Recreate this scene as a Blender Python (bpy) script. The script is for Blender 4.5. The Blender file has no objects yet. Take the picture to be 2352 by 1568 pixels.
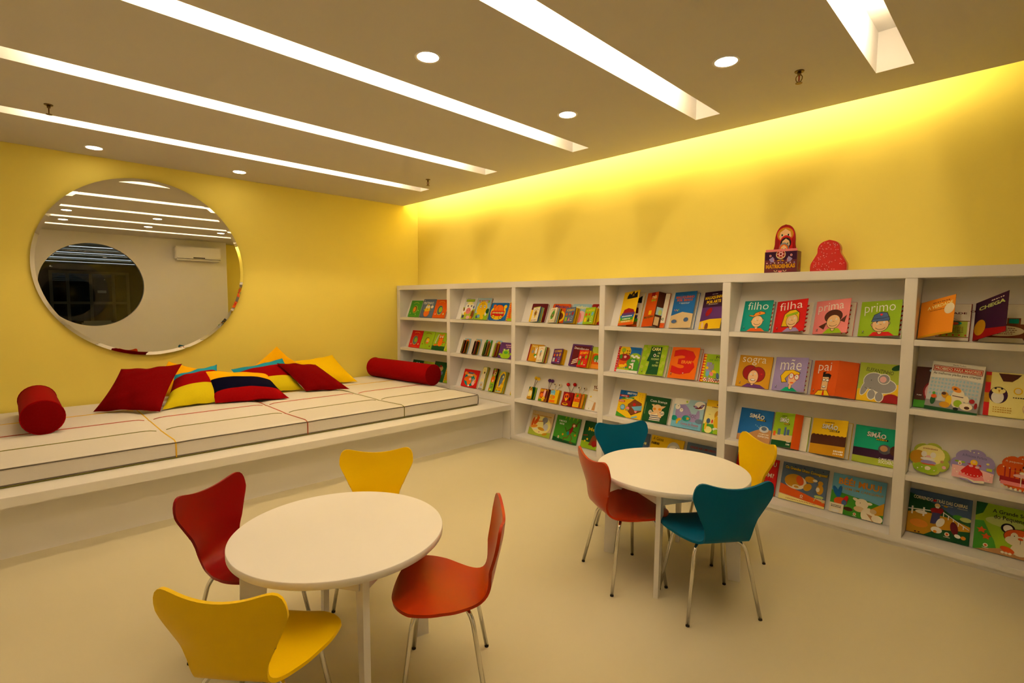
import bpy, bmesh, math, random
from mathutils import Vector, Matrix

# ------------------------------------------------------------------ clear
for blk in (bpy.data.objects, bpy.data.meshes, bpy.data.materials, bpy.data.lights, bpy.data.cameras, bpy.data.curves):
    for b in list(blk):
        blk.remove(b)
scene = bpy.context.scene
COL = scene.collection
R = math.radians

# ------------------------------------------------------------------ camera
CAM = Vector((5.789, -3.931, 1.385))
YAW, PITCH, ROLL, FPX = 2.36391, -0.07421, 0.00797, 1177.85
_f = Vector((math.cos(PITCH) * math.cos(YAW), math.cos(PITCH) * math.sin(YAW), math.sin(PITCH)))
_r = _f.cross(Vector((0, 0, 1))).normalized()
_u = _r.cross(_f)
_r2 = _r * math.cos(ROLL) + _u * math.sin(ROLL)
_u2 = -_r * math.sin(ROLL) + _u * math.cos(ROLL)
cam_data = bpy.data.cameras.new('camera')
cam_data.sensor_fit = 'HORIZONTAL'
cam_data.sensor_width = 36.0
cam_data.lens = FPX * 36.0 / 2352.0
cam_data.clip_start = 0.02
cam = bpy.data.objects.new('camera', cam_data)
cam.matrix_world = Matrix(((_r2.x, _u2.x, -_f.x, CAM.x), (_r2.y, _u2.y, -_f.y, CAM.y), (_r2.z, _u2.z, -_f.z, CAM.z), (0, 0, 0, 1)))
COL.objects.link(cam)
scene.camera = cam

# ------------------------------------------------------------------ world, light colour, exposure
world = bpy.data.worlds.new('world')
scene.world = world
world.use_nodes = True
world.node_tree.nodes['Background'].inputs[0].default_value = (0.01, 0.009, 0.008, 1)
world.node_tree.nodes['Background'].inputs[1].default_value = 1.0
vs = scene.view_settings
vs.view_transform = 'Standard'
vs.look = 'None'
vs.gamma = 1.0
vs.use_curve_mapping = False
vs.exposure = 0.24
WARM = (1.0, 0.75, 0.475)        # uncorrected warm white lamps
SLOT_W = 54.0                    # emission of the tubes in the ceiling slots
COVE_W = 13.5                    # emission of the tubes in the cove over the bookcase
DOWN_W = 26.0                    # emission of the round downlights

# ------------------------------------------------------------------ materials
def lin(c):
    return tuple((v / 12.92 if v <= 0.04045 else ((v + 0.055) / 1.055) ** 2.4) for v in (x / 255.0 for x in c))

MATS = {}
def mat(name, rgb, rough=0.5, metal=0.0, spec=0.4, grain=0.0, gscale=40.0, bump=0.0, srgb=True, coat=0.0):
    if name in MATS:
        return MATS[name]
    m = bpy.data.materials.new(name)
    m.use_nodes = True
    nt = m.node_tree
    b = nt.nodes['Principled BSDF']
    c = lin(rgb) if srgb else rgb
    b.inputs['Base Color'].default_value = (*c, 1)
    b.inputs['Roughness'].default_value = rough
    b.inputs['Metallic'].default_value = metal
    b.inputs['Specular IOR Level'].default_value = spec
    if coat:
        b.inputs['Coat Weight'].default_value = coat
        b.inputs['Coat Roughness'].default_value = 0.12
    if grain or bump:
        tc = nt.nodes.new('ShaderNodeTexCoord')
        nz = nt.nodes.new('ShaderNodeTexNoise')
        nz.inputs['Scale'].default_value = gscale
        nz.inputs['Detail'].default_value = 4
        nt.links.new(tc.outputs['Object'], nz.inputs['Vector'])
        if grain:
            mx = nt.nodes.new('ShaderNodeMix')
            mx.data_type = 'RGBA'
            mx.inputs[6].default_value = (*[v * (1 - grain) for v in c], 1)
            mx.inputs[7].default_value = (*[min(1, v * (1 + grain)) for v in c], 1)
            nt.links.new(nz.outputs['Fac'], mx.inputs[0])
            nt.links.new(mx.outputs[2], b.inputs['Base Color'])
        if bump:
            bp = nt.nodes.new('ShaderNodeBump')
            bp.inputs['Strength'].default_value = bump
            bp.inputs['Distance'].default_value = 0.002
            nt.links.new(nz.outputs['Fac'], bp.inputs['Height'])
            nt.links.new(bp.outputs[0], b.inputs['Normal'])
    MATS[name] = m
    return m

def emit(name, col, strength):
    if name in MATS:
        return MATS[name]
    m = bpy.data.materials.new(name)
    m.use_nodes = True
    nt = m.node_tree
    nt.nodes.clear()
    e = nt.nodes.new('ShaderNodeEmission')
    e.inputs[0].default_value = (*col, 1)
    e.inputs[1].default_value = strength
    o = nt.nodes.new('ShaderNodeOutputMaterial')
    nt.links.new(e.outputs[0], o.inputs[0])
    MATS[name] = m
    return m

def glass(name, tint=(0.75, 0.78, 0.78)):
    m = bpy.data.materials.new(name)
    m.use_nodes = True
    nt = m.node_tree
    nt.nodes.clear()
    o = nt.nodes.new('ShaderNodeOutputMaterial')
    mx = nt.nodes.new('ShaderNodeMixShader')
    fr = nt.nodes.new('ShaderNodeFresnel')
    fr.inputs[0].default_value = 1.5
    tr = nt.nodes.new('ShaderNodeBsdfTransparent')
    tr.inputs[0].default_value = (*tint, 1)
    gl = nt.nodes.new('ShaderNodeBsdfGlossy')
    gl.inputs['Roughness'].default_value = 0.0
    nt.links.new(fr.outputs[0], mx.inputs[0])
    nt.links.new(tr.outputs[0], mx.inputs[1])
    nt.links.new(gl.outputs[0], mx.inputs[2])
    nt.links.new(mx.outputs[0], o.inputs[0])
    return m

M_WHITE = mat('white_lacquer', (0.80, 0.775, 0.735), 0.45, spec=0.35, grain=0.015, gscale=6, srgb=False)
M_CEIL = mat('ceiling_paint', (0.60, 0.565, 0.49), 0.9, spec=0.1, grain=0.02, gscale=3, srgb=False)
M_SLOT = mat('slot_paint', (0.86, 0.85, 0.82), 0.9, spec=0.1, srgb=False, grain=0.01)
M_WALLY = mat('yellow_wall_paint', (0.91, 0.77, 0.16), 0.75, spec=0.12, grain=0.02, gscale=2.5, srgb=False)
M_WALLW = mat('white_wall_paint', (0.80, 0.77, 0.72), 0.85, spec=0.15, grain=0.02, gscale=2.5, srgb=False)
M_FLOOR = mat('resin_floor', (0.57, 0.515, 0.35), 0.5, spec=0.2, grain=0.03, gscale=1.6, srgb=False)
M_CHROME = mat('chrome', (0.72, 0.71, 0.68), 0.16, metal=1.0, srgb=False, grain=0.02)
M_RUBBER = mat('black_rubber', (26, 20, 18), 0.8, grain=0.1)
M_MIRROR = mat('mirror_silver', (0.90, 0.90, 0.86), 0.0, metal=1.0, srgb=False)
M_PAGE = mat('paper', (236, 230, 212), 0.8, spec=0.2, grain=0.03, gscale=300)
M_DARK = mat('dark_joinery', (30, 20, 14), 0.6, grain=0.1)

# ------------------------------------------------------------------ mesh helpers
class MB:
    def __init__(self):
        self.v = []; self.f = []; self.mi = []; self.sm = []; self.mats = []
    def slot(self, m):
        if m is None:
            return 0
        if m not in self.mats:
            self.mats.append(m)
        return self.mats.index(m)
    def face(self, idx, m=None, smooth=False):
        self.f.append(tuple(idx)); self.mi.append(self.slot(m)); self.sm.append(smooth)
    def add(self, verts, faces, m=None, smooth=False):
        o = len(self.v)
        self.v.extend([tuple(p) for p in verts])
        for f in faces:
            self.face([i + o for i in f], m, smooth)
        return self
    def box(self, x0, y0, z0, x1, y1, z1, m=None):
        v = [(x0, y0, z0), (x1, y0, z0), (x1, y1, z0), (x0, y1, z0), (x0, y0, z1), (x1, y0, z1), (x1, y1, z1), (x0, y1, z1)]
        return self.add(v, [(0, 3, 2, 1), (4, 5, 6, 7), (0, 1, 5, 4), (1, 2, 6, 5), (2, 3, 7, 6), (3, 0, 4, 7)], m)
    def bbox(self, x0, y0, z0, x1, y1, z1, b=0.003, m=None):
        # box with chamfered edges (via bmesh bevel)
        bm = bmesh.new()
        bmesh.ops.create_cube(bm, size=1)
        for v in bm.verts:
            v.co = Vector(((x0 + x1) / 2 + v.co.x * (x1 - x0), (y0 + y1) / 2 + v.co.y * (y1 - y0), (z0 + z1) / 2 + v.co.z * (z1 - z0)))
        bmesh.ops.bevel(bm, geom=bm.edges[:], offset=b, segments=2, affect='EDGES')
        bm.verts.index_update()
        self.add([v.co.copy() for v in bm.verts], [[v.index for v in f.verts] for f in bm.faces], m)
        bm.free()
        return self
    def prism(self, poly, a, b, axis='z', m=None, smooth=False):
        # poly in the plane across axis, from a to b
        n = len(poly)
        def P(p, t):
            if axis == 'z': return (p[0], p[1], t)
            if axis == 'y': return (p[0], t, p[1])
            return (t, p[0], p[1])
        o = len(self.v)
        self.v.extend([P(p, a) for p in poly] + [P(p, b) for p in poly])
        self.face([o + i for i in range(n)][::-1], m)
        self.face([o + n + i for i in range(n)], m)
        # side walls on their own verts so the rim stays crisp
        o2 = len(self.v)
        self.v.extend([P(p, a) for p in poly] + [P(p, b) for p in poly])
        for i in range(n):
            j = (i + 1) % n
            self.face((o2 + i, o2 + j, o2 + n + j, o2 + n + i), m, smooth)
        return self
    def tube(self, path, r, n=8, m=None, caps=True):
        path = [Vector(p) for p in path]
        rs = r if isinstance(r, (list, tuple)) else [r] * len(path)
        o = len(self.v)
        t0 = (path[1] - path[0]).normalized()
        up = Vector((0, 0, 1)) if abs(t0.z) < 0.9 else Vector((1, 0, 0))
        nx = t0.cross(up).normalized()
        for i, p in enumerate(path):
            if i == 0: t = t0
            elif i == len(path) - 1: t = (path[i] - path[i - 1]).normalized()
            else: t = ((path[i] - path[i - 1]).normalized() + (path[i + 1] - path[i]).normalized()).normalized()
            nx = (nx - t * nx.dot(t)).normalized()
            ny = t.cross(nx)
            for k in range(n):
                a = 2 * math.pi * k / n
                self.v.append(tuple(p + (nx * math.cos(a) + ny * math.sin(a)) * rs[i]))
        for i in range(len(path) - 1):
            for k in range(n):
                a = o + i * n + k; b = o + i * n + (k + 1) % n
                self.face((a, b, b + n, a + n), m, True)
        if caps:
            self.face([o + k for k in range(n)][::-1], m)
            self.face([o + (len(path) - 1) * n + k for k in range(n)], m)
        return self
    def lathe(self, prof, n=24, m=None, c=(0, 0, 0), smooth=True):
        # prof: (radius, z) list
        o = len(self.v)
        for (r, z) in prof:
            for k in range(n):
                a = 2 * math.pi * k / n
                self.v.append((c[0] + r * math.cos(a), c[1] + r * math.sin(a), c[2] + z))
        for i in range(len(prof) - 1):
            for k in range(n):
                a = o + i * n + k; b = o + i * n + (k + 1) % n
                self.face((a, b, b + n, a + n), m, smooth)
        self.face([o + k for k in range(n)][::-1], m)
        self.face([o + (len(prof) - 1) * n + k for k in range(n)], m)
        return self
    def ball(self, c, r, m=None, n=10, k=6):
        prof = [(max(1e-4, r * math.sin(math.pi * i / k)), -r * math.cos(math.pi * i / k)) for i in range(k + 1)]
        return self.lathe(prof, n, m, c)
    def build(self, name, m=None, parent=None, loc=None, rot=None):
        me = bpy.data.meshes.new(name)
        me.from_pydata(self.v, [], self.f)
        mats = self.mats if self.mats else [m]
        for x in mats:
            me.materials.append(x)
        if len(self.mats) > 1 or self.mats:
            me.polygons.foreach_set('material_index', self.mi)
        me.polygons.foreach_set('use_smooth', self.sm)
        me.update()
        ob = bpy.data.objects.new(name, me)
        COL.objects.link(ob)
        if parent is not None: ob.parent = parent
        if loc is not None: ob.location = loc
        if rot is not None: ob.rotation_euler = rot
        return ob

def tag(o, label=None, cat=None, group=None, kind=None):
    if label: o['label'] = label
    if cat: o['category'] = cat
    if group: o['group'] = group
    if kind: o['kind'] = kind
    return o

def empty(name, loc=(0, 0, 0), rot=(0, 0, 0)):
    o = bpy.data.objects.new(name, None)
    o.empty_display_size = 0.05
    COL.objects.link(o)
    o.location = loc
    o.rotation_euler = rot
    return o

def copy_tree(o, parent=None):
    c = o.copy()
    COL.objects.link(c)
    if parent is not None: c.parent = parent
    for ch in list(o.children):
        copy_tree(ch, c)
    return c

def fillet(pts, r, n=5):
    # round the inner corners of a polyline
    pts = [Vector(p) for p in pts]
    out = [pts[0]]
    for i in range(1, len(pts) - 1):
        a = (pts[i - 1] - pts[i]); b = (pts[i + 1] - pts[i])
        ra = min(r, a.length * 0.45, b.length * 0.45)
        p0 = pts[i] + a.normalized() * ra; p1 = pts[i] + b.normalized() * ra
        for k in range(n + 1):
            t = k / n
            out.append(p0 * (1 - t) ** 2 + pts[i] * 2 * t * (1 - t) + p1 * t * t)
    out.append(pts[-1])
    return out

def interp(xs, ys, x):
    # smooth (monotone-ish Catmull-Rom) interpolation
    n = len(xs)
    if x <= xs[0]: return ys[0]
    if x >= xs[-1]: return ys[-1]
    i = max(k for k in range(n) if xs[k] <= x)
    i = min(i, n - 2)
    h = xs[i + 1] - xs[i]; t = (x - xs[i]) / h
    def sl(k):
        if k == 0: return (ys[1] - ys[0]) / (xs[1] - xs[0])
        if k == n - 1: return (ys[-1] - ys[-2]) / (xs[-1] - xs[-2])
        return (ys[k + 1] - ys[k - 1]) / (xs[k + 1] - xs[k - 1])
    m0, m1 = sl(i) * h, sl(i + 1) * h
    return (2 * t ** 3 - 3 * t ** 2 + 1) * ys[i] + (t ** 3 - 2 * t ** 2 + t) * m0 + (-2 * t ** 3 + 3 * t ** 2) * ys[i + 1] + (t ** 3 - t ** 2) * m1

# ================================================================== THE ROOM
ZC = 2.626            # ceiling height
XE, YE = 6.15, -4.65  # wall behind the camera, wall at the far left
GAP = -0.216          # ceiling stops here, short of the bookcase wall
XF = 15.5              # end of the dim room behind the round window
SLOTS = [(0.887, 1.055), (1.976, 2.150), (3.057, 3.222), (4.115, 4.280), (5.122, 5.285)]
SY0, SY1 = -4.22, -0.56
HS = 0.21

tag(MB().box(-0.1, YE - 0.1, -0.08, XF + 0.1, 0.1, 0.0).build('floor', M_FLOOR), kind='structure')
tag(MB().box(-0.12, YE - 0.12, 0, 0.0, 0.12, 3.0).build('wall_back', M_WALLY), kind='structure')
tag(MB().box(0.0, 0.0, 0, XF, 0.12, 3.0).build('wall_right', M_WALLY), kind='structure')
tag(MB().box(0.0, YE - 0.12, 0, XF, YE, 3.0).build('wall_left', M_WALLW), kind='structure')

# ceiling: one sheet with openings for the light slots, folded edge at the cove
c = MB()
xs = [0.0]
for a, b in SLOTS: xs += [a, b]
xs += [XF]
for i in range(len(xs) - 1):
    hole = i % 2 == 1
    ys = [(YE, SY0), (SY1, GAP)] if hole else [(YE, GAP)]
    for y0, y1 in ys:
        c.add([(xs[i], y0, ZC), (xs[i], y1, ZC), (xs[i + 1], y1, ZC), (xs[i + 1], y0, ZC)], [(0, 1, 2, 3)])
c.add([(0, GAP, ZC), (0, GAP, ZC + 0.035), (XF, GAP, ZC + 0.035), (XF, GAP, ZC)], [(0, 1, 2, 3)])
c.add([(0, GAP, ZC + 0.035), (0, GAP - 0.26, ZC + 0.035), (XF, GAP - 0.26, ZC + 0.035), (XF, GAP, ZC + 0.035)], [(0, 1, 2, 3)])
tag(c.build('ceiling', M_CEIL), kind='structure')
# cove box above the ceiling edge
c = MB()
c.add([(0, GAP - 0.26, ZC + 0.035), (0, GAP - 0.26, 2.95), (XF, GAP - 0.26, 2.95), (XF, GAP - 0.26, ZC + 0.035)], [(0, 1, 2, 3)])
c.add([(0, GAP - 0.26, 2.95), (0, 0, 2.95), (XF, 0, 2.95), (XF, GAP - 0.26, 2.95)], [(0, 1, 2, 3)])
tag(c.build('trim_1', M_SLOT), kind='structure')

# wall behind the camera with the round window; stops short of the bookcase wall
PC = (-2.948, 1.703); PR = 0.742
WY0, WY1, WZ1 = YE, -0.785, 3.0
angs = sorted(set([2 * math.pi * k / 64 for k in range(64)] + [math.atan2(z - PC[1], y - PC[0]) % (2 * math.pi) for y in (WY0, WY1) for z in (0, WZ1)]))
def rim(a):
    dy, dz = math.cos(a), math.sin(a)
    t = 1e9
    if dy > 1e-9: t = min(t, (WY1 - PC[0]) / dy)
    if dy < -1e-9: t = min(t, (WY0 - PC[0]) / dy)
    if dz > 1e-9: t = min(t, (WZ1 - PC[1]) / dz)
    if dz < -1e-9: t = min(t, (0 - PC[1]) / dz)
    return PC[0] + dy * t, PC[1] + dz * t
w = MB(); n = len(angs)
for X in (XE, XE + 0.12):
    w.v += [(X, PC[0] + PR * math.cos(a), PC[1] + PR * math.sin(a)) for a in angs]
    w.v += [(X, *rim(a)) for a in angs]
for i in range(n):
    j = (i + 1) % n
    w.face((i, j, n + j, n + i)); w.face((2 * n + i, 3 * n + i, 3 * n + j, 2 * n + j))
    w.face((i, 2 * n + i, 2 * n + j, j)); w.face((n + i, n + j, 3 * n + j, 3 * n + i))
wf = tag(w.build('wall_front', M_WALLW), kind='structure')
pane = MB().prism([(PC[0] + (PR + 0.004) * math.cos(2 * math.pi * k / 64), PC[1] + (PR + 0.004) * math.sin(2 * math.pi * k / 64)) for k in range(64)], XE + 0.055, XE + 0.061, axis='x')
tag(pane.build('window_1', glass('window_glass')), kind='structure')

tag(MB().box(6.47, -0.95, 0, 6.57, -0.001, 3.0).build('wall_niche', M_WALLY), kind='structure')
tag(MB().box(XE + 0.1205, -0.95, 0, 6.4695, -0.79, 3.0).build('wall_return', M_WALLW), kind='structure')
# dim lobby seen through the round window in the mirror
tag(MB().box(XF, YE - 0.12, 0, XF + 0.12, 0.12, 3.0).build('wall_lobby', mat('dark_wall', (70, 48, 30), 0.8, grain=0.05)), kind='structure')
d = empty('door_1', (XF - 0.06, -2.37, 0)); tag(d, kind='structure')
M_ALU = mat('bronze_frame', (150, 126, 88), 0.5, metal=0.0, grain=0.05)
for yy in (-0.95, -0.56, 0.0, 0.57, 0.95):
    MB().box(0, yy - 0.04, 0, 0.05, yy + 0.04, 2.4).build('door_stile', M_ALU, d)
for zz in (0.05, 1.40, 2.36):
    MB().box(0.002, -0.95, zz - 0.04, 0.048, 0.95, zz + 0.04).build('door_rail', M_ALU, d)
MB().box(0.018, -0.93, 0.05, 0.028, 0.93, 2.34).build('door_glass', mat('night_glass', (6, 5, 5), 0.05, spec=0.5), d)
MB().box(-0.004, 0.16, 1.72, 0.0, 0.38, 1.80).build('door_notice', M_PAGE, d)

M_LOB = emit('lobby_strip_glow', (0.80, 0.9, 1.0), 2.2)
for i, x in enumerate((8.2, 9.9, 11.6, 13.3)):
    o = MB().box(-0.03, -1.7, -0.004, 0.03, 1.7, 0.0).build('lobby_strip', M_LOB, loc=(x, -2.9, ZC - 0.08))
    tag(o, ('first', 'second', 'third', 'last')[i] + ' faint cool ceiling strip in the dim lobby behind the round window', 'ceiling light', 'cool strips in the lobby ceiling')
ac = empty('armchair', (13.0, -2.40, 0)); tag(ac, 'pale beige armchair in the dim lobby behind the round window', 'armchair')
M_BEIGE = mat('beige_upholstery', (190, 178, 150), 0.9, spec=0.05, grain=0.06, bump=0.2)
MB().bbox(-0.32, -0.36, 0.10, 0.32, 0.36, 0.42, 0.04).build('seat', M_BEIGE, ac)
MB().bbox(0.24, -0.36, 0.425, 0.40, 0.36, 0.88, 0.05).build('backrest', M_BEIGE, ac)
for sgn in (-1, 1):
    MB().bbox(-0.30, sgn * 0.42 - 0.055, 0.10, 0.36, sgn * 0.42 + 0.055, 0.60, 0.04).build('arm', M_BEIGE, ac)
    for xx in (-0.26, 0.26): MB().box(xx - 0.02, sgn * 0.36 - 0.02, 0, xx + 0.02, sgn * 0.36 + 0.02, 0.0995).build('leg', M_DARK, ac)

# ------------------------------------------------------------------ ceiling lights
slot_lab = ['long recessed ceiling light slot closest to the mirror wall',
            'second recessed ceiling light slot counted from the mirror wall',
            'middle one of the five recessed ceiling light slots',
            'recessed ceiling light slot passing above the far round table',
            'short-looking recessed ceiling light slot at the top right, its inside visible']
M_TUBE = emit('slot_tube_glow', WARM, SLOT_W)
for (a, b), lab in zip(SLOTS, slot_lab):
    s = MB(); z1 = ZC + HS
    s.add([(a, SY0, ZC), (a, SY1, ZC), (b, SY1, ZC), (b, SY0, ZC), (a, SY0, z1), (a, SY1, z1), (b, SY1, z1), (b, SY0, z1)],
          [(0, 1, 5, 4), (1, 2, 6, 5), (2, 3, 7, 6), (3, 0, 4, 7), (4, 5, 6, 7)])
    root = empty('slot_light', ((a + b) / 2, (SY0 + SY1) / 2, ZC))
    tag(root, lab, 'ceiling light', 'recessed light slots in the ceiling')
    h = s.build('housing', M_SLOT, root); h.location = -Vector(root.location)
    L0, L1 = SY0 + 0.48, SY1 - 0.30
    k = 3; seg = (L1 - L0) / k
    for i in range(k):
        t = MB().tube([(b - 0.03, L0 + i * seg + 0.01, z1 - 0.06), (b - 0.03, L0 + (i + 1) * seg - 0.01, z1 - 0.06)], 0.013, 8)
        o = t.build('light_tube', M_TUBE, root); o.location = -Vector(root.location)
M_COVE = emit('cove_tube_glow', (1.0, 0.78, 0.42), COVE_W)
for i, where in enumerate(('over the corner', 'over the second shelf column', 'over the fourth shelf column', 'above the nesting dolls')):
    x0 = 0.12 + i * 1.31
    root = empty('cove_light', (x0 + 0.65, GAP - 0.10, ZC + 0.05))
    tag(root, 'slim light panel hidden in the ceiling cove ' + where, 'light panel', 'lights hidden in the wall cove')
    MB().box(-0.64, -0.022, 0.016, 0.64, -0.012, 0.215).build('light_panel', M_COVE, root)
    MB().box(-0.65, -0.03, -0.012, 0.65, 0.03, 0.015).build('batten', M_SLOT, root)
M_DOWN = emit('downlight_glow', (1.0, 0.80, 0.55), DOWN_W)
downs = [(3.56, -2.35, 'round downlight at the top centre, between the two widest light slots'),
         (4.61, -1.25, 'round downlight between the two rightmost light slots'),
         (3.56, -1.24, 'round downlight beside the end of the widest light slot'),
         (0.32, -3.36, 'round downlight above the left part of the round mirror'),
         (0.34, -2.27, 'round downlight right of the round mirror near the yellow wall'),
         (4.61, -2.32, 'round downlight behind the view, middle of its row in the mirror'),
         (4.61, -3.38, 'round downlight behind the view, lower left in the mirror'),
         (3.56, -3.38, 'round downlight behind the view, upper left in the mirror')]
for x, y, lab in downs:
    root = empty('downlight', (x, y, ZC))
    tag(root, lab, 'ceiling light', 'round ceiling downlights')
    MB().lathe([(0.053, -0.0015), (0.066, -0.004), (0.068, 0.0), (0.068, 0.02), (0.053, 0.02)], 28).build('trim_ring', M_SLOT, root)
    MB().lathe([(0.0535, -0.003), (0.0535, 0.0)], 28).build('diffuser', M_DOWN, root)
M_BRASS = mat('sprinkler_brass', (120, 95, 55), 0.35, metal=0.9, grain=0.05)
M_BULB = mat('red_bulb', (150, 20, 15), 0.2)
for x, y, lab in [(4.84, -0.87, 'sprinkler head beside the rightmost light slot'), (1.30, -3.68, 'sprinkler head at the far left of the ceiling'),
                  (1.418, -0.836, 'sprinkler head near the yellow corner of the ceiling')]:
    root = empty('sprinkler', (x, y, ZC))
    tag(root, lab, 'sprinkler', 'fire sprinkler heads')
    MB().lathe([(0.022, -0.005), (0.024, 0.0)], 16).build('escutcheon', M_BRASS, root)
    MB().lathe([(0.009, -0.022), (0.011, -0.004)], 10).build('body', M_BRASS, root)
    for s in (-1, 1):
        MB().tube(fillet([(s * 0.008, 0, -0.02), (s * 0.016, 0, -0.03), (s * 0.015, 0, -0.045), (s * 0.003, 0, -0.058)], 0.008), 0.0025, 6).build('frame_arm', M_BRASS, root)
    MB().tube([(0, 0, -0.022), (0, 0, -0.052)], 0.0028, 6).build('bulb', M_BULB, root)
    MB().lathe([(0.017, -0.063), (0.017, -0.06)], 14).build('deflector', M_BRASS, root)

# ------------------------------------------------------------------ air conditioner (seen in the mirror)
root = empty('air_conditioner', (XE, -1.32, 2.215)); tag(root, 'white split air conditioner reflected in the round mirror', 'air conditioner')
MB().bbox(-0.20, -0.40, 0.0, -0.001, 0.40, 0.27, 0.03).build('body', M_WHITE, root)
MB().bbox(-0.207, -0.39, 0.055, -0.198, 0.39, 0.262, 0.003).build('front_panel', M_WHITE, root)
MB().box(-0.205, -0.37, 0.03, -0.196, 0.37, 0.036).build('outlet_slit', M_DARK, root)
MB().box(-0.21, -0.10, 0.045, -0.204, 0.10, 0.062).build('display_window', M_DARK, root)

# ------------------------------------------------------------------ round mirror with bevelled edge
root = empty('round_mirror', (0.012, -2.975, 1.683), (0, -0.0035, -0.0127)); tag(root, 'large round frameless mirror on the yellow wall above the bench', 'mirror')
def ring(r, x, n=96): return [(x, r * math.cos(2 * math.pi * k / n), r * math.sin(2 * math.pi * k / n)) for k in range(n)]
b = MB(); N = 96
b.v = ring(0.803, 0.002) + ring(0.803, 0.018); 
b.face(list(range(N)))
for k in range(N):
    j = (k + 1) % N
    b.face((k, N + k, N + j, j), None, True)
b.build('edge', mat('mirror_edge', (70, 72, 60), 0.2, grain=0.05), root)
f = MB(); f.v = ring(0.775, 0.0215); f.face(list(range(N)))
f.build('mirror_glass', M_MIRROR, root)
f = MB(); f.v = ring(0.803, 0.018) + ring(0.775, 0.0215)
for k in range(N):
    j = (k + 1) % N
    f.face((k, j, N + j, N + k))
f.build('bevel', M_MIRROR, root)

# ================================================================== BOOKCASE
SD = -0.328                                     # front of the shelves
DIV = [(0.004, 0.071), (1.057, 1.114), (2.116, 2.171), (3.186, 3.242), (4.240, 4.296), (5.271, 5.328), (6.30, 6.356)]
RZ = {1: 1.199, 2: 0.811, 3: 0.431, 4: 0.057}   # board tops
RY = {1: -0.262, 2: -0.262, 3: -0.258, 4: -0.19}
LEAN = R(20)
bk = empty('bookcase', (3.18, -0.17, 0)); tag(bk, 'long white low bookcase with display shelves along the yellow wall', 'bookcase')
def bpart(name, mb, m=M_WHITE):
    o = mb.build(name, m, bk); o.location = -Vector(bk.location); return o
bpart('top_board', MB().bbox(0.004, SD, 1.543, 6.356, -0.004, 1.600, 0.002))
for a, b in DIV:
    bpart('divider', MB().bbox(a, SD + 0.001, 0.05, b, -0.004, 1.5425, 0.002))
bpart('bottom_board', MB().bbox(2.03, SD, 0.024, 6.356, -0.004, 0.0565, 0.002))
bpart('plinth', MB().box(2.03, SD + 0.012, 0.0, 6.34, -0.01, 0.0235))
for i in range(6):
    a, b = DIV[i][1] + 0.0005, DIV[i + 1][0] - 0.0005
    for r in (1, 2, 3):
        bpart('shelf', MB().bbox(a, SD + 0.002, RZ[r] - 0.033, b, -0.005, RZ[r], 0.0015))
    tops = {1: 1.5425, 2: RZ[1] - 0.0335, 3: RZ[2] - 0.0335, 4: RZ[3] - 0.0335}
    for r in (1, 2, 3, 4):
        if r == 4 and i < 2: continue
        # slanted display panel that the books lean on
        y0 = RY[r] + 0.0225 * math.cos(LEAN) ; z0 = RZ[r] + 0.0005
        y1 = y0 + (tops[r] - z0) * math.tan(LEAN); t = 0.010
        bpart('slanted_panel', MB().prism([(y0, z0), (y0 + t, z0), (y1 + t, tops[r]), (y1, tops[r])], a, b, axis='x'))

bpart('filler_strip', MB().box(0.0715, SD + 0.003, 0.3635, 2.1155, SD + 0.02, RZ[3] - 0.0335))

# ================================================================== BENCH
bn = empty('window_bench', (1.06, -2.5, 0)); bn.name = 'platform_bench'
tag(bn, 'deep white platform bench under the round mirror', 'bench')
def npart(name, mb, m=M_WHITE):
    o = mb.build(name, m, bn); o.location = -Vector(bn.location); return o
npart('seat_board', MB().bbox(0.003, YE + 0.003, 0.307, 2.128, SD - 0.002, 0.363, 0.002))
npart('front_panel', MB().box(1.985, YE + 0.003, 0.0, 2.005, SD - 0.002, 0.3068))
npart('end_panel', MB().box(2.0055, SD - 0.0022, 0.0, 2.1155, SD + 0.02, 0.3065))

# mattress ---------------------------------------------------------------
MX0, MX1, MY0, MY1, MZ0, MZ1 = 0.03, 1.930, -4.05, -0.600, 0.3645, 0.478
SEAM_Y = [-1.4625, -2.325, -3.1875]
SEAM_X = [1.49, 1.045, 0.575]
def mz(x, y):
    z = MZ1
    for s in SEAM_Y: z -= 0.015 * math.exp(-((y - s) / 0.05) ** 2) * (0.12 + 0.88 * min(1, max(0, (MX1 - x) / 0.35)))
    for s in SEAM_X: z -= 0.004 * math.exp(-((x - s) / 0.03) ** 2)
    ed = min((MX1 - x), (y - MY0), (MY1 - y), x - MX0)
    z -= 0.012 * max(0, 1 - ed / 0.05) ** 2
    return z
mt = empty('mattress', (0.98, -2.325, MZ0)); tag(mt, 'long white quilted mattress with coloured piping on the bench', 'mattress')
def mpart(name, mb, m):
    o = mb.build(name, m, mt); o.location = -Vector(mt.location); return o
M_CANVAS = mat('white_canvas', (0.70, 0.665, 0.61), 0.85, spec=0.1, grain=0.03, gscale=60, bump=0.15, srgb=False)
gx = [MX0 + (MX1 - MX0) * i / 56 for i in range(57)]
gy = [MY0 + (MY1 - MY0) * j / 138 for j in range(139)]
b = MB()
b.v = [(x, y, mz(x, y)) for x in gx for y in gy]
ny = len(gy)
for i in range(len(gx) - 1):
    for j in range(ny - 1):
        k = i * ny + j
        b.face((k, k + ny, k + ny + 1, k + 1), None, True)
def skirt(pts):
    o = len(b.v)
    for (x, y) in pts: b.v += [(x, y, mz(x, y)), (x, y, MZ0)]
    for i in range(len(pts) - 1): b.face((o + 2 * i, o + 2 * i + 1, o + 2 * i + 3, o + 2 * i + 2), None, False)
skirt([(MX1, y) for y in gy]); skirt([(x, MY1) for x in gx][::-1]); skirt([(MX0, y) for y in gy][::-1]); skirt([(x, MY0) for x in gx])
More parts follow.
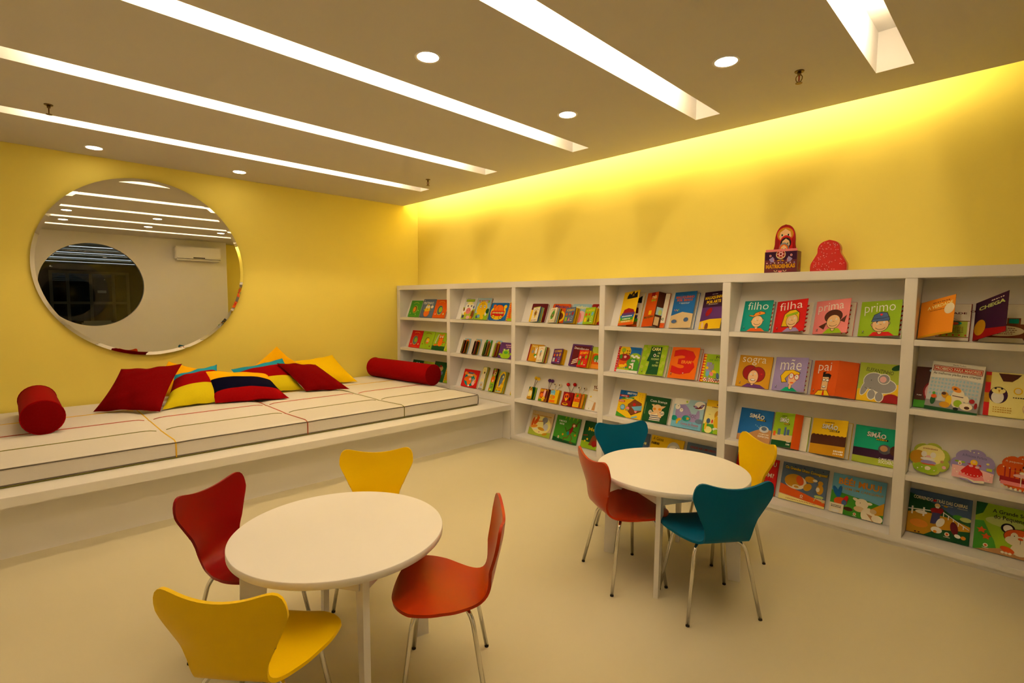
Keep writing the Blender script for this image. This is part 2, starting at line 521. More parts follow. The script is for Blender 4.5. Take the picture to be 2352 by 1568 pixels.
o = len(b.v); b.v += [(MX0, MY0, MZ0), (MX1, MY0, MZ0), (MX1, MY1, MZ0), (MX0, MY1, MZ0)]; b.face((o + 3, o + 2, o + 1, o))
mpart('body', b, M_CANVAS)
P_OLIVE = mat('olive_piping', (112, 108, 20), 0.7, grain=0.1)
P_RUST = mat('rust_piping', (165, 60, 15), 0.7, grain=0.1)
P_YEL = mat('yellow_piping', (225, 180, 10), 0.7, grain=0.1)
P_GREY = mat('grey_piping', (92, 82, 66), 0.7, grain=0.1)
def pipe(pts, m, r=0.0042): mpart('piping', MB().tube(pts, r, 6, m=m), m)
for sx, m in zip(SEAM_X, (P_OLIVE, P_RUST, P_YEL)):
    ends = [MY1] + SEAM_Y + [MY0]
    for a, e in zip(ends[:-1], ends[1:]):
        n = 24; a2 = a - (0.03 if a != MY1 else 0.0); e2 = e + (0.03 if e != MY0 else 0.0)
        pipe([(sx, a2 + (e2 - a2) * k / n, mz(sx, a2 + (e2 - a2) * k / n) + 0.001) for k in range(n + 1)], m)
for sy, m in zip(SEAM_Y, (P_OLIVE, P_RUST, P_YEL)):
    pts = [(MX0 + 0.02 + (MX1 - MX0 - 0.02) * k / 40, sy, mz(MX0 + 0.02 + (MX1 - MX0 - 0.02) * k / 40, sy) + 0.001) for k in range(41)]
    pipe(pts + [(MX1 + 0.002, sy, mz(MX1, sy) - 0.006), (MX1 + 0.002, sy, MZ0 + 0.006)], m)
def edge(z_of):
    pts = [(MX1 + 0.001, MY0 + (MY1 - MY0 - 0.02) * k / 80, 0) for k in range(81)] + [(MX1 - 0.006, MY1 - 0.005, 0), (MX1 - 0.03, MY1 + 0.001, 0)] + [(MX1 - 0.03 - (MX1 - MX0 - 0.05) * k / 30, MY1 + 0.001, 0) for k in range(1, 31)]
    return [(x, y, z_of(min(x, MX1), min(y, MY1))) for x, y, _ in pts]
pipe(edge(lambda x, y: mz(x, y) + 0.001), P_GREY)
pipe(edge(lambda x, y: MZ0 + 0.012), P_GREY)
pipe(edge(lambda x, y: MZ0 + 0.0035), P_OLIVE, 0.0034)
pipe([(MX1 + 0.001, MY1 - 0.004, mz(MX1, MY1)), (MX1 + 0.003, MY1 - 0.002, MZ0 + 0.06), (MX1 + 0.001, MY1 - 0.004, MZ0 + 0.012)], P_GREY)
pipe([(MX0 + 0.005, MY0 + (MY1 - MY0) * k / 60, mz(MX0, MY0 + (MY1 - MY0) * k / 60) + 0.001) for k in range(61)], P_OLIVE)

# cushions ---------------------------------------------------------------
def cloth(name, rgb): return mat(name, rgb, 0.9, spec=0.05, grain=0.05, gscale=90, bump=0.25)
F_RED = cloth('red_cloth', (132, 2, 4)); F_YEL = cloth('yellow_cloth', (232, 190, 12)); F_YEL2 = cloth('lime_yellow_cloth', (206, 188, 24))
F_TURQ = cloth('turquoise_cloth', (30, 132, 158)); F_NAVY = cloth('navy_cloth', (6, 6, 30)); F_CRIM = cloth('crimson_cloth', (108, 1, 2))
F_GOLD = cloth('golden_cloth', (238, 176, 8))
def cushion(label, BL, BR, TL, TR, T, bands, wr=0.004, seed=1):
    # bands: list of (upper v limit, material) from the bottom (v=0) to the top (v=1)
    rnd = random.Random(seed)
    BL, BR, TL, TR = map(Vector, (BL, BR, TL, TR))
    ctr = (BL + BR + TL + TR) / 4
    nrm = ((BR - BL + TR - TL).cross(TL - BL + TR - BR)).normalized()
    if nrm.x < 0: nrm = -nrm
    nu = 22
    vs_ = [k / 22 for k in range(23)]
    for lim, _ in bands[:-1]:
        i = min(range(1, 22), key=lambda k: abs(vs_[k] - lim)); vs_[i] = lim
    nv = len(vs_) - 1
    ph = [rnd.uniform(0, 6.28) for _ in range(4)]
    b = MB()
    def pos(i, j, side):
        u = i / nu * 2 - 1; v = vs_[j] * 2 - 1
        prof = (max(0, 1 - u ** 4) * max(0, 1 - v ** 4)) ** 0.5 * (0.55 + 0.45 * (1 - u * u) * (1 - v * v))
        uu = u * (1 - 0.075 * (1 - v * v)); vv = v * (1 - 0.075 * (1 - u * u))
        s, t = (uu + 1) / 2, (vv + 1) / 2
        p = BL * (1 - s) * (1 - t) + BR * s * (1 - t) + TL * (1 - s) * t + TR * s * t
        w = wr * (math.sin(9 * u + 4 * v + ph[0]) + math.sin(5 * u - 11 * v + ph[1])) * (1 - abs(u) ** 3) * abs(v)
        p = p + nrm * (side * prof * T / 2 + w)
        return p - ctr
    for side in (1, -1):
        o = len(b.v)
        for i in range(nu + 1):
            for j in range(nv + 1): b.v.append(tuple(pos(i, j, side)))
        for i in range(nu):
            for j in range(nv):
                vm = (vs_[j] + vs_[j + 1]) / 2
                m = next(m for lim, m in bands if vm <= lim + 1e-6)
                k = o + i * (nv + 1) + j
                q = (k, k + nv + 1, k + nv + 2, k + 1)
                b.face(q if side > 0 else q[::-1], m, True)
    ob = b.build('cushion', None, None, loc=ctr)
    return tag(ob, label, 'cushion', 'cushions piled on the mattress')
Zm = 0.49
cushion('plain dark red cushion leaning at the left of the pile', (0.54, -3.475, Zm), (0.885, -3.085, Zm), (0.49, -3.275, 0.815), (0.53, -2.845, 0.83), 0.15, [(1, F_CRIM)], 0.006, 3)
cushion('turquoise, red and yellow striped cushion beside the left red one', (0.80, -3.055, Zm), (0.76, -2.60, Zm), (0.37, -2.875, 0.715), (0.35, -2.525, 0.782), 0.15, [(0.42, F_YEL2), (0.80, F_RED), (1, F_TURQ)], 0.005, 5)
cushion('plain yellow cushion peeking out behind the left red one', (0.30, -3.12, 0.52), (0.36, -2.62, 0.50), (0.14, -2.874, 0.820), (0.13, -2.50, 0.69), 0.10, [(1, F_GOLD)], 0.003, 7)
cushion('red, yellow and navy striped cushion lying in front of the pile', (0.80, -2.665, Zm), (0.985, -2.095, Zm), (0.47, -2.69, 0.748), (0.47, -2.115, 0.668), 0.15, [(0.27, F_RED), (0.64, F_NAVY), (0.93, F_GOLD), (1, F_RED)], 0.004, 9)
cushion('turquoise, red and yellow striped cushion behind the navy striped one', (0.60, -2.36, Zm), (0.595, -1.80, Zm), (0.28, -2.385, 0.715), (0.29, -1.895, 0.792), 0.13, [(0.40, F_YEL2), (0.80, F_RED), (1, F_TURQ)], 0.004, 11)
cushion('plain yellow cushion standing upright against the wall, corner up', (0.20, -2.32, 0.60), (0.30, -1.95, 0.49), (0.11, -1.882, 0.905), (0.17, -1.62, 0.66), 0.10, [(1, F_GOLD)], 0.003, 13)
cushion('plain red cushion tilted over at the right of the pile', (0.72, -1.83, Zm), (0.885, -1.445, Zm), (0.40, -1.995, 0.758), (0.42, -1.60, 0.715), 0.15, [(1, F_CRIM)], 0.005, 15)
cushion('plain yellow cushion at the right end of the pile', (0.42, -1.60, Zm), (0.485, -1.145, Zm), (0.12, -1.70, 0.735), (0.13, -1.275, 0.775), 0.12, [(1, F_YEL)], 0.004, 17)

def bolster(label, x0, x1, y, y2, z, r):
    root = empty('bolster', ((x0 + x1) / 2, (y + y2) / 2, z - r)); tag(root, label, 'bolster', 'red bolster cushions')
    p0, p1 = Vector((x0, y, z)) - Vector(root.location), Vector((x1, y2, z)) - Vector(root.location)
    n = 12; path = []; rs = []
    for k in range(n + 1):
        t = k / n; path.append(p0.lerp(p1, t)); rs.append(r * (0.985 + 0.015 * math.sin(math.pi * t)))
    m = MB().tube(path, rs, 28, caps=False); m.build('cover', F_RED, root)
    d = (p1 - p0).normalized()
    for s, p in ((-1, p0), (1, p1)):
        c = MB(); side = Vector((-d.y, d.x, 0)); up = Vector((0, 0, 1))
        prof = [(1.0, -0.004), (0.985, 0.003), (0.9, 0.008), (0.5, 0.014), (0.02, 0.016)]
        for rr, hh in prof:
            for k in range(28):
                a = 2 * math.pi * k / 28
                c.v.append(tuple(p + d * s * hh + (side * math.cos(a) + up * math.sin(a)) * r * rr))
        for i in range(len(prof) - 1):
            for k in range(28):
                q = (i * 28 + k, i * 28 + (k + 1) % 28, (i + 1) * 28 + (k + 1) % 28, (i + 1) * 28 + k)
                c.face(q, None, i > 0)
        c.face([(len(prof) - 1) * 28 + k for k in range(28)])
        c.build('end_disc', F_CRIM, root)
        w = MB().tube([p + d * s * 0.001 + (side * math.cos(2 * math.pi * k / 28) + up * math.sin(2 * math.pi * k / 28)) * r * 0.99 for k in range(29)], 0.004, 6, caps=False)
        w.build('piping', F_RED, root)
bolster('red bolster at the left end of the mattress, round end to the camera', 0.30, 1.15, -3.79, -3.79, 0.594, 0.115)
bolster('red bolster lying across the right end of the mattress', 0.14, 1.20, -0.735, -0.625, 0.594, 0.115)

# ================================================================== TABLES
def table(label, cx, cy, a0):
    root = empty('round_table', (cx, cy, 0)); tag(root, label, 'table', 'low round white tables')
    H, RT = 0.530, 0.383
    MB().lathe([(RT - 0.002, H - 0.026), (RT, H - 0.024), (RT, H - 0.002), (RT - 0.002, H)], 96, smooth=True).build('tabletop', None, root).data.materials.clear()
    root.children[0].data.materials.append(M_WHITE)
    for p in root.children[0].data.polygons: p.use_smooth = len(p.vertices) == 4
    ht = H - 0.0262
    for k in range(4):
        a = R(a0 + 90 * k)
        # radial tapered board
        o = MB().prism([(0.245, ht), (0.295, 0.0), (0.350, 0.0), (0.340, ht)], -0.011, 0.011, axis='y').build('leg', M_WHITE, root)
        o.rotation_euler = (0, 0, a)
        # apron from this leg to the next one
        p0 = Vector((math.cos(a), math.sin(a))) * 0.318; p1 = Vector((math.cos(a + math.pi / 2), math.sin(a + math.pi / 2))) * 0.318
        d = (p1 - p0); Ls = d.length; ang = math.atan2(d.y, d.x)
        ap = MB().box(0.014, -0.009, ht - 0.062, Ls - 0.014, 0.009, ht - 0.0003).build('apron', M_WHITE, root)
        ap.location = (p0.x, p0.y, 0); ap.rotation_euler = (0, 0, ang)
    return root
T2 = (4.499, -1.478); T1 = (3.993, -3.067)
table('low round white table near the bookcase', T2[0], T2[1], -71)
table('low round white table in the foreground', T1[0], T1[1], -13)

# ================================================================== CHAIRS
PROF = [(0.170, 0.352), (0.157, 0.361), (0.122, 0.365), (0.06, 0.361), (0.0, 0.355), (-0.07, 0.350), (-0.125, 0.355), (-0.160, 0.372), (-0.180, 0.400), (-0.192, 0.44), (-0.203, 0.49), (-0.213, 0.54), (-0.221, 0.59), (-0.226, 0.65)]
SARC = [0.0]
for i in range(1, len(PROF)):
    SARC.append(SARC[-1] + math.hypot(PROF[i][0] - PROF[i - 1][0], PROF[i][1] - PROF[i - 1][1]))
STOT = SARC[-1]
WX = [0.0, 0.04, 0.10, 0.16, 0.225, 0.285, 0.34, 0.395, 0.445, 0.495, 0.545, STOT - 0.03, STOT]
WY = [0.168, 0.186, 0.198, 0.192, 0.166, 0.132, 0.107, 0.110, 0.128, 0.153, 0.177, 0.188, 0.188]
def shell_mesh():
    nu, nv, th = 28, 44, 0.0105
    def P(u, v):
        au = abs(u)
        s0 = 0.105 * (1 - math.sqrt(max(0, 1 - (au * 0.985) ** 2.3)))
        s1 = STOT - 0.030 + 0.050 * au ** 2 - 0.095 * au ** 11
        s = s0 + (s1 - s0) * v
        y = interp(SARC, [p[0] for p in PROF], s); z = interp(SARC, [p[1] for p in PROF], s)
        x = u * interp(WX, WY, s)
        bw = min(1, max(0, (s - 0.325) / 0.12)); sw = 1 - min(1, max(0, (s - 0.19) / 0.12))
        y += 0.026 * u * u * bw
        z += 0.012 * u * u * sw
        return Vector((x, y, z))
    us = [math.sin(math.pi / 2 * (k / nu * 2 - 1)) for k in range(nu + 1)]
    vv = [0.5 - 0.5 * math.cos(math.pi * k / nv) for k in range(nv + 1)]
    vv = [0.6 * a + 0.4 * k / nv for k, a in enumerate(vv)]
    g = [[P(u, v) for v in vv] for u in us]
    nrm = [[None] * (nv + 1) for _ in us]
    for i in range(nu + 1):
        for j in range(nv + 1):
            du = g[min(i + 1, nu)][j] - g[max(i - 1, 0)][j]; dv = g[i][min(j + 1, nv)] - g[i][max(j - 1, 0)]
            n_ = du.cross(dv)
            nrm[i][j] = n_.normalized() if n_.length > 1e-12 else Vector((0, 0, 1))
    flip = 1 if nrm[nu // 2][8].z > 0 else -1
    b = MB(); W = nv + 1
    for sgn in (0, 1):
        for i in range(nu + 1):
            for j in range(W): b.v.append(tuple(g[i][j] - nrm[i][j] * flip * th * sgn))
    n0 = (nu + 1) * W
    for i in range(nu):
        for j in range(nv):
            k = i * W + j
            q = (k, k + W, k + W + 1, k + 1)
            b.face(q if flip > 0 else q[::-1], None, True)
            q2 = tuple(x + n0 for x in q)
            b.face(q2[::-1] if flip > 0 else q2, None, True)
    loop = [i * W for i in range(nu + 1)] + [nu * W + j for j in range(1, W)] + [i * W + nv for i in range(nu - 1, -1, -1)] + [j for j in range(nv - 1, 0, -1)]
    o = len(b.v); L = len(loop)
    # slightly rounded rim: top edge, mid, bottom edge
    cen = [(Vector(b.v[i]) + Vector(b.v[i + n0])) / 2 for i in loop]
    for t in (0, 1, 2):
        for q, i in enumerate(loop):
            a, c = Vector(b.v[i]), Vector(b.v[i + n0])
            if t == 1:
                tang = (cen[(q + 1) % L] - cen[q - 1]).normalized()
                out = tang.cross((a - c).normalized())
                if out.dot(cen[q] - Vector((0, -0.05, 0.42))) < 0 and abs(out.dot(cen[q] - Vector((0, -0.05, 0.42)))) > 0.02: out = -out
                b.v.append(tuple(cen[q]))
            else:
                b.v.append(tuple(a if t == 0 else c))
    for t in (0, 1):
        for q in range(L):
            r_ = (q + 1) % L
            b.face((o + t * L + q, o + t * L + r_, o + (t + 1) * L + r_, o + (t + 1) * L + q), None, True)
    return b
def make_chair():
    root = empty('shell_chair')
    sh = shell_mesh().build('seat_shell', M_WHITE, root)
    MB().lathe([(0.052, 0.3335), (0.055, 0.337), (0.055, 0.3425), (0.05, 0.3435)], 20, c=(0, -0.015, 0)).build('mounting_plate', M_RUBBER, root)
    for sx in (-1, 1):
        for sy in (-1, 1):
            fy = -0.171 if sy < 0 else 0.120
            pts = fillet([(sx * 0.025, -0.015 + sy * 0.02, 0.330), (sx * 0.118, -0.015 + sy * 0.098, 0.333), (sx * 0.170, fy, 0.007)], 0.055, 8)
            lg = MB().tube(pts, 0.0082, 10).build('leg', M_CHROME, root)
            d = (pts[-1] - pts[-2]).normalized()
            MB().tube([pts[-1] - d * 0.001, Vector((pts[-1].x + d.x * 0.004, pts[-1].y + d.y * 0.004, 0.0005))], 0.0086, 10).build('foot_cap', M_RUBBER, lg)
            MB().lathe([(0.010, 0.3405), (0.010, 0.346)], 10, c=(sx * 0.105, -0.015 + sy * 0.087, 0)).build('pad', M_RUBBER, lg)
    return root
C_Y = mat('yellow_shell', (0.80, 0.52, 0.001), 0.35, spec=0.15, srgb=False, grain=0.01, coat=0.0)
C_R = mat('red_shell', (0.19, 0.001, 0.001), 0.3, spec=0.14, srgb=False, grain=0.01, coat=0.0)
C_O = mat('orange_shell', (0.35, 0.022, 0.0005), 0.28, spec=0.18, srgb=False, grain=0.01, coat=0.0)
C_B = mat('blue_shell', (0.0, 0.085, 0.17), 0.45, spec=0.08, srgb=False, grain=0.01, coat=0.0)
chair0 = make_chair()
def place_chair(x, y, th, m, label, first=[True]):
    if first[0]: c = chair0; first[0] = False
    else: c = copy_tree(chair0)
    c.location = (x, y, 0); c.rotation_euler = (0, 0, R(th - 90))
    for ch in c.children:
        if ch.name.startswith('seat_shell'):
            if c is not chair0: ch.data = ch.data.copy()
            ch.data.materials.clear(); ch.data.materials.append(m)
    tag(c, label, 'chair', 'small shell chairs around the tables')
CHAIRS = [
    (4.782, -1.659, 143.5, C_B, 'blue shell chair with its back to the camera at the far table'),
    (4.394, -1.709, 60.8, C_O, 'orange shell chair on the left side of the far table'),
    (4.177, -1.299, -31, C_B, 'blue shell chair behind the far table, its back to the bookcase'),
    (4.610, -1.118, -130, C_Y, 'yellow shell chair squeezed between the far table and the bookcase'),
    (4.330, -2.850, -131, C_O, 'orange shell chair seen from the side at the foreground table'),
    (3.655, -3.259, 33, C_R, 'dark red shell chair on the left of the foreground table'),
    (3.663, -2.742, -34, C_Y, 'yellow shell chair between the foreground table and the bench'),
    (4.219, -3.418, 131, C_Y, 'yellow shell chair nearest the camera, seen from behind'),
]
for a in CHAIRS: place_chair(*a)

# ================================================================== BOOKS
PAL = dict(w=(242, 240, 232), k=(18, 14, 12), r=(205, 22, 18), R=(150, 14, 16), o=(238, 112, 14), O=(214, 84, 10), y=(248, 205, 22), Y=(246, 236, 150), g=(64, 150, 36),
           G=(14, 78, 34), l=(150, 190, 28), L=(196, 216, 122), b=(16, 100, 178), B=(18, 24, 74), c=(112, 182, 216), C=(168, 208, 226), t=(0, 142, 132), T=(0, 168, 128), p=(92, 46, 112),
           P=(52, 16, 52), m=(98, 14, 24), n=(126, 64, 26), N=(74, 34, 16), s=(248, 206, 150), S=(226, 200, 150), a=(150, 150, 150), A=(84, 84, 90), q=(206, 208, 210), f=(240, 138, 138),
           F=(246, 190, 190), v=(156, 142, 198), u=(70, 96, 140), U=(88, 108, 136), e=(240, 230, 202), x=(206, 150, 20), X=(176, 196, 60), h=(196, 146, 92), d=(60, 60, 110), j=(240, 150, 40))
def ink(ch):
    return mat('ink_' + ('upper_' if ch.isupper() else '') + ch.lower(), [v * (0.94 if ch not in 'weYq' else 1.0) for v in PAL[ch]], 0.5, spec=0.14, grain=0.02, gscale=120)

def E_(cx, cy, rx, ry, col, rot=0, n=20):
    a = R(rot)
    return ('p', [(cx + rx * math.cos(2 * math.pi * k / n) * math.cos(a) - ry * math.sin(2 * math.pi * k / n) * math.sin(a),
                   cy + rx * math.cos(2 * math.pi * k / n) * math.sin(a) + ry * math.sin(2 * math.pi * k / n) * math.cos(a)) for k in range(n)], col)
def EO(cx, cy, rx, ry, col, rot=0, o=0.012, oc='k'):
    return [E_(cx, cy, rx + o, ry + o, oc, rot), E_(cx, cy, rx, ry, col, rot)]
def B_(x0, y0, x1, y1, col): return ('p', [(x0, y0), (x1, y0), (x1, y1), (x0, y1)], col)
def P_(pts, col): return ('p', pts, col)
def L_(pts, wd, col):
    out = []
    for (x0, y0), (x1, y1) in zip(pts[:-1], pts[1:]):
        d = math.hypot(x1 - x0, y1 - y0) or 1e-6
        nx, ny = -(y1 - y0) / d * wd / 2, (x1 - x0) / d * wd / 2
        ex, ey = (x1 - x0) / d * wd * 0.3, (y1 - y0) / d * wd * 0.3
        out.append(('p', [(x0 + nx - ex, y0 + ny - ey), (x0 - nx - ex, y0 - ny - ey), (x1 - nx + ex, y1 - ny + ey), (x1 + nx + ex, y1 + ny + ey)], col))
    return out
def ARC(cx, cy, rx, ry, a0, a1, wd, col, n=8):
    return L_([(cx + rx * math.cos(R(a0 + (a1 - a0) * k / n)), cy + ry * math.sin(R(a0 + (a1 - a0) * k / n))) for k in range(n + 1)], wd, col)
def T_(txt, cx, cy, w, h, col, rot=0, bold=0.012): return ('t', txt, cx, cy, w, h, col, rot, bold)
def HRT(cx, cy, s, col):
    return ('p', [(cx + s * 0.06 * 16 * math.sin(t) ** 3 * 0.55, cy + s * 0.035 * (13 * math.cos(t) - 5 * math.cos(2 * t) - 2 * math.cos(3 * t) - math.cos(4 * t)) * 0.95) for t in [2 * math.pi * k / 18 for k in range(18)]], col)
def STAR(cx, cy, r, col, n=5, q=0.45):
    return ('p', [(cx + (r if k % 2 == 0 else r * q) * math.sin(math.pi * k / n), cy + (r if k % 2 == 0 else r * q) * math.cos(math.pi * k / n)) for k in range(2 * n)], col)
def SQ(cx, cy, w, h, col, n=6, seed=0):
    # tiny illegible lettering: a row of small strokes
    rnd = random.Random(seed + int(cx * 997) + int(cy * 991))
    out = []; x = cx - w / 2
    while x < cx + w / 2 - 1e-6:
        ww = w / n * rnd.uniform(0.5, 0.85)
        out.append(B_(x, cy - h / 2 * rnd.uniform(0.7, 1), min(cx + w / 2, x + ww), cy + h / 2 * rnd.uniform(0.7, 1), col)); x += w / n
    return out
def EYES(x0, x1, y, r, look=(0, 0), pr=0.45):
    out = []
    for x in (x0, x1):
        out += EO(x, y, r, r * 1.1, 'w', o=r * 0.18) + [E_(x + look[0] * r, y + look[1] * r, r * pr, r * pr, 'k', n=10)]
    return out
def LOGO(x, y): return [E_(x, y, 0.022, 0.025, 'k', n=10), E_(x - 0.005, y + 0.006, 0.011, 0.012, 'w', n=8), B_(x - 0.03, y - 0.055, x + 0.03, y - 0.042, 'k')]
def BADGE(x, y, s=0.03): return [E_(x, y, s, s * 1.15, 'e', n=12), E_(x, y, s * 0.55, s * 0.65, 'O', n=10), B_(x - s * 1.3, y - s * 1.75, x + s * 1.3, y - s * 1.45, 'e')]

def flat(lst):
    out = []
    for i in lst:
        if isinstance(i, list): out += flat(i)
        else: out.append(i)
    return out
def clip(poly):
    for ax, lim, sg in ((0, 0, 1), (0, 1, -1), (1, 0, 1), (1, 1, -1)):
        res = []; n = len(poly)
        for i in range(n):
            a, b = poly[i], poly[(i + 1) % n]
            ia, ib = (a[ax] - lim) * sg >= -1e-9, (b[ax] - lim) * sg >= -1e-9
            if ia: res.append(a)
            if ia != ib:
                t = (lim - a[ax]) / (b[ax] - a[ax])
                res.append((a[0] + (b[0] - a[0]) * t, a[1] + (b[1] - a[1]) * t))
        poly = res
        if len(poly) < 3: return []
    return poly

TXT = {}
def bake_text(pairs):
    obs = []
    for txt, bold in pairs:
        cu = bpy.data.curves.new('txt', 'FONT'); cu.body = txt; cu.size = 1; cu.resolution_u = 2; cu.offset = bold; cu.fill_mode = 'FRONT'
        o = bpy.data.objects.new('txt', cu); COL.objects.link(o); obs.append((txt, bold, o, cu))
    bpy.context.view_layer.update()
    dg = bpy.context.evaluated_depsgraph_get()
    for txt, bold, o, cu in obs:
        eo = o.evaluated_get(dg); me = eo.to_mesh()
        vs_ = [(v.co.x, v.co.y) for v in me.vertices]; fs = [tuple(p.vertices) for p in me.polygons]
        eo.to_mesh_clear()
        x0 = min(v[0] for v in vs_); x1 = max(v[0] for v in vs_); y0 = min(v[1] for v in vs_); y1 = max(v[1] for v in vs_)
        TXT[(txt, bold)] = ([((x - x0) / (x1 - x0) - 0.5, (y - y0) / (y1 - y0) - 0.5) for x, y in vs_], fs)
    for txt, bold, o, cu in obs:
        bpy.data.objects.remove(o); bpy.data.curves.remove(cu)

def rrect(rc=0.0, w=1, h=1):
    if rc <= 0: return [(0, 0), (1, 0), (1, 1), (0, 1)]
    out = []
    for cx, cy, a in ((w - rc, rc, -90), (w - rc, h - rc, 0), (rc, h - rc, 90), (rc, rc, 180)):
        for k in range(5):
            t = R(a + 22.5 * k); out.append(((cx + rc * math.cos(t)) / w, (cy + rc * math.sin(t)) / h))
    return out

EPS = 0.00007
def leaf(name, parent, w, h, t, z0, base, art=(), outline=None, rc=0.0, edge=None):
    # a board or page: prism with its print as thin flat layers on the front
    b = MB(); mb = ink(base) if isinstance(base, str) else base
    ol = outline or rrect(rc, w, h)
    poly = [(u * w, v * h) for u, v in ol]
    b.prism(poly, z0, z0 + t, m=mb)
    for k, it in enumerate(flat(list(art))):
        z = z0 + t + EPS * (k + 1)
        if it[0] == 'p':
            q = clip(it[1]) if outline is None else it[1]
            if len(q) < 3: continue
            # keep winding facing the viewer
            ar = sum(q[i][0] * q[(i + 1) % len(q)][1] - q[(i + 1) % len(q)][0] * q[i][1] for i in range(len(q)))
            if ar < 0: q = q[::-1]
            b.add([(u * w, v * h, z) for u, v in q], [tuple(range(len(q)))], ink(it[2]))
        else:
            _, txt, cx, cy, tw, th, col, rot, bold = it
            vs_, fs = TXT[(txt, bold)]
            ca, sa = math.cos(R(rot)), math.sin(R(rot))
            pts = []
            for x, y in vs_:
                px, py = x * tw * w, y * th * h
                pts.append((cx * w + px * ca - py * sa, cy * h + px * sa + py * ca, z))
            b.add(pts, fs, ink(col))
    return b.build(name, None, parent)

# ------------------------------------------------------------------ cover art
def person(skin='s', cx=0.5, cy=0.38, rx=0.19, ry=0.20, rot=0):
    return [EO(cx - rx * 0.95, cy, 0.035, 0.045, skin), EO(cx + rx * 0.95, cy + 0.03, 0.035, 0.045, skin), EO(cx, cy, rx, ry, skin, rot)]
def grin(cx, cy, w): return ARC(cx, cy, w, w * 0.6, 200, 345, 0.012, 'k')
def peyes(x0, x1, y): return [E_(x0, y, 0.026, 0.03, 'w', n=10), E_(x1, y + 0.03, 0.026, 0.03, 'w', n=10), E_(x0, y, 0.009, 0.011, 'k', n=6), E_(x1, y + 0.03, 0.009, 0.011, 'k', n=6), L_([((x0 + x1) / 2 - 0.02, y - 0.03), ((x0 + x1) / 2 + 0.02, y - 0.03)], 0.01, 'k')]
A = {}
HEARTS = [HRT(0.90, 0.08 + 0.135 * k, 0.075, 'r') for k in range(7)]
HEARTS2 = [HRT(0.975 - 0.012 * (k % 2), 0.08 + 0.14 * k, 0.06, 'm') for k in range(7)]
A['filho'] = [T_('filho', 0.5, 0.83, 0.72, 0.25, 'w', 0, -0.008), P_([(0.22, 0), (0.86, 0), (0.72, 0.10), (0.36, 0.10)], 'O'), EO(0.55, 0.14, 0.05, 0.07, 's'), person(cx=0.55, cy=0.32, ry=0.18),
              P_([(0.22, 0.50), (0.36, 0.46), (0.80, 0.56), (0.78, 0.62), (0.62, 0.66), (0.44, 0.60), (0.38, 0.52), (0.24, 0.54)], 'k'), P_([(0.235, 0.51), (0.37, 0.475), (0.785, 0.565), (0.765, 0.61), (0.62, 0.645), (0.45, 0.59), (0.40, 0.51), (0.25, 0.53)], 'j'), HRT(0.60, 0.59, 0.06, 'r'), peyes(0.48, 0.64, 0.38), grin(0.56, 0.28, 0.12), LOGO(0.13, 0.13)]
A['filha'] = [T_('filha', 0.48, 0.83, 0.74, 0.25, 'w', 4, -0.008), P_([(0.30, 0), (0.86, 0), (0.74, 0.12), (0.46, 0.12)], 'v'), P_([(0.24, 0.16), (0.30, 0.56), (0.46, 0.68), (0.66, 0.70), (0.80, 0.58), (0.82, 0.30), (0.66, 0.14)], 'k'), P_([(0.26, 0.18), (0.32, 0.55), (0.47, 0.665), (0.65, 0.68), (0.785, 0.57), (0.80, 0.31), (0.66, 0.16)], 'y'),
              EO(0.58, 0.13, 0.05, 0.07, 's'), EO(0.58, 0.34, 0.18, 0.20, 's'), P_([(0.36, 0.46), (0.74, 0.54), (0.74, 0.62), (0.38, 0.54)], 'l'), peyes(0.51, 0.66, 0.38), grin(0.58, 0.28, 0.11), LOGO(0.13, 0.13)]
A['prima'] = [T_('prima', 0.45, 0.77, 0.74, 0.32, 'w', 4, -0.008), P_([(0.30, 0), (0.86, 0), (0.74, 0.14), (0.44, 0.14)], 'l'), P_([(0.16, 0.22), (0.40, 0.34), (0.32, 0.12)], 'N'), P_([(0.76, 0.36), (0.94, 0.52), (0.90, 0.30)], 'N'), EO(0.56, 0.50, 0.25, 0.19, 'N'),
              EO(0.58, 0.14, 0.05, 0.07, 's'), EO(0.58, 0.34, 0.19, 0.20, 's'), P_([(0.36, 0.42), (0.58, 0.58), (0.78, 0.44), (0.70, 0.66), (0.44, 0.66)], 'N'), peyes(0.51, 0.66, 0.38), grin(0.58, 0.27, 0.11), LOGO(0.13, 0.13)]
A['primo'] = [T_('primo', 0.48, 0.77, 0.76, 0.34, 'w', 3, -0.008), P_([(0.28, 0), (0.90, 0), (0.76, 0.11), (0.38, 0.11)], 'r'), EO(0.54, 0.12, 0.05, 0.07, 's'), person(cx=0.54, cy=0.32, rx=0.20, ry=0.20), P_([(0.34, 0.38), (0.42, 0.44), (0.44, 0.34), (0.50, 0.44)], 'N'),
              P_([(0.30, 0.40), (0.36, 0.60), (0.52, 0.68), (0.68, 0.66), (0.76, 0.48), (0.76, 0.42)], 'k'), P_([(0.32, 0.41), (0.37, 0.59), (0.52, 0.665), (0.67, 0.645), (0.745, 0.48), (0.74, 0.43)], 'u'), L_([(0.33, 0.47), (0.75, 0.53)], 0.012, 'k'), HRT(0.54, 0.60, 0.07, 'r'), peyes(0.47, 0.63, 0.35), grin(0.55, 0.25, 0.12), LOGO(0.13, 0.13)]
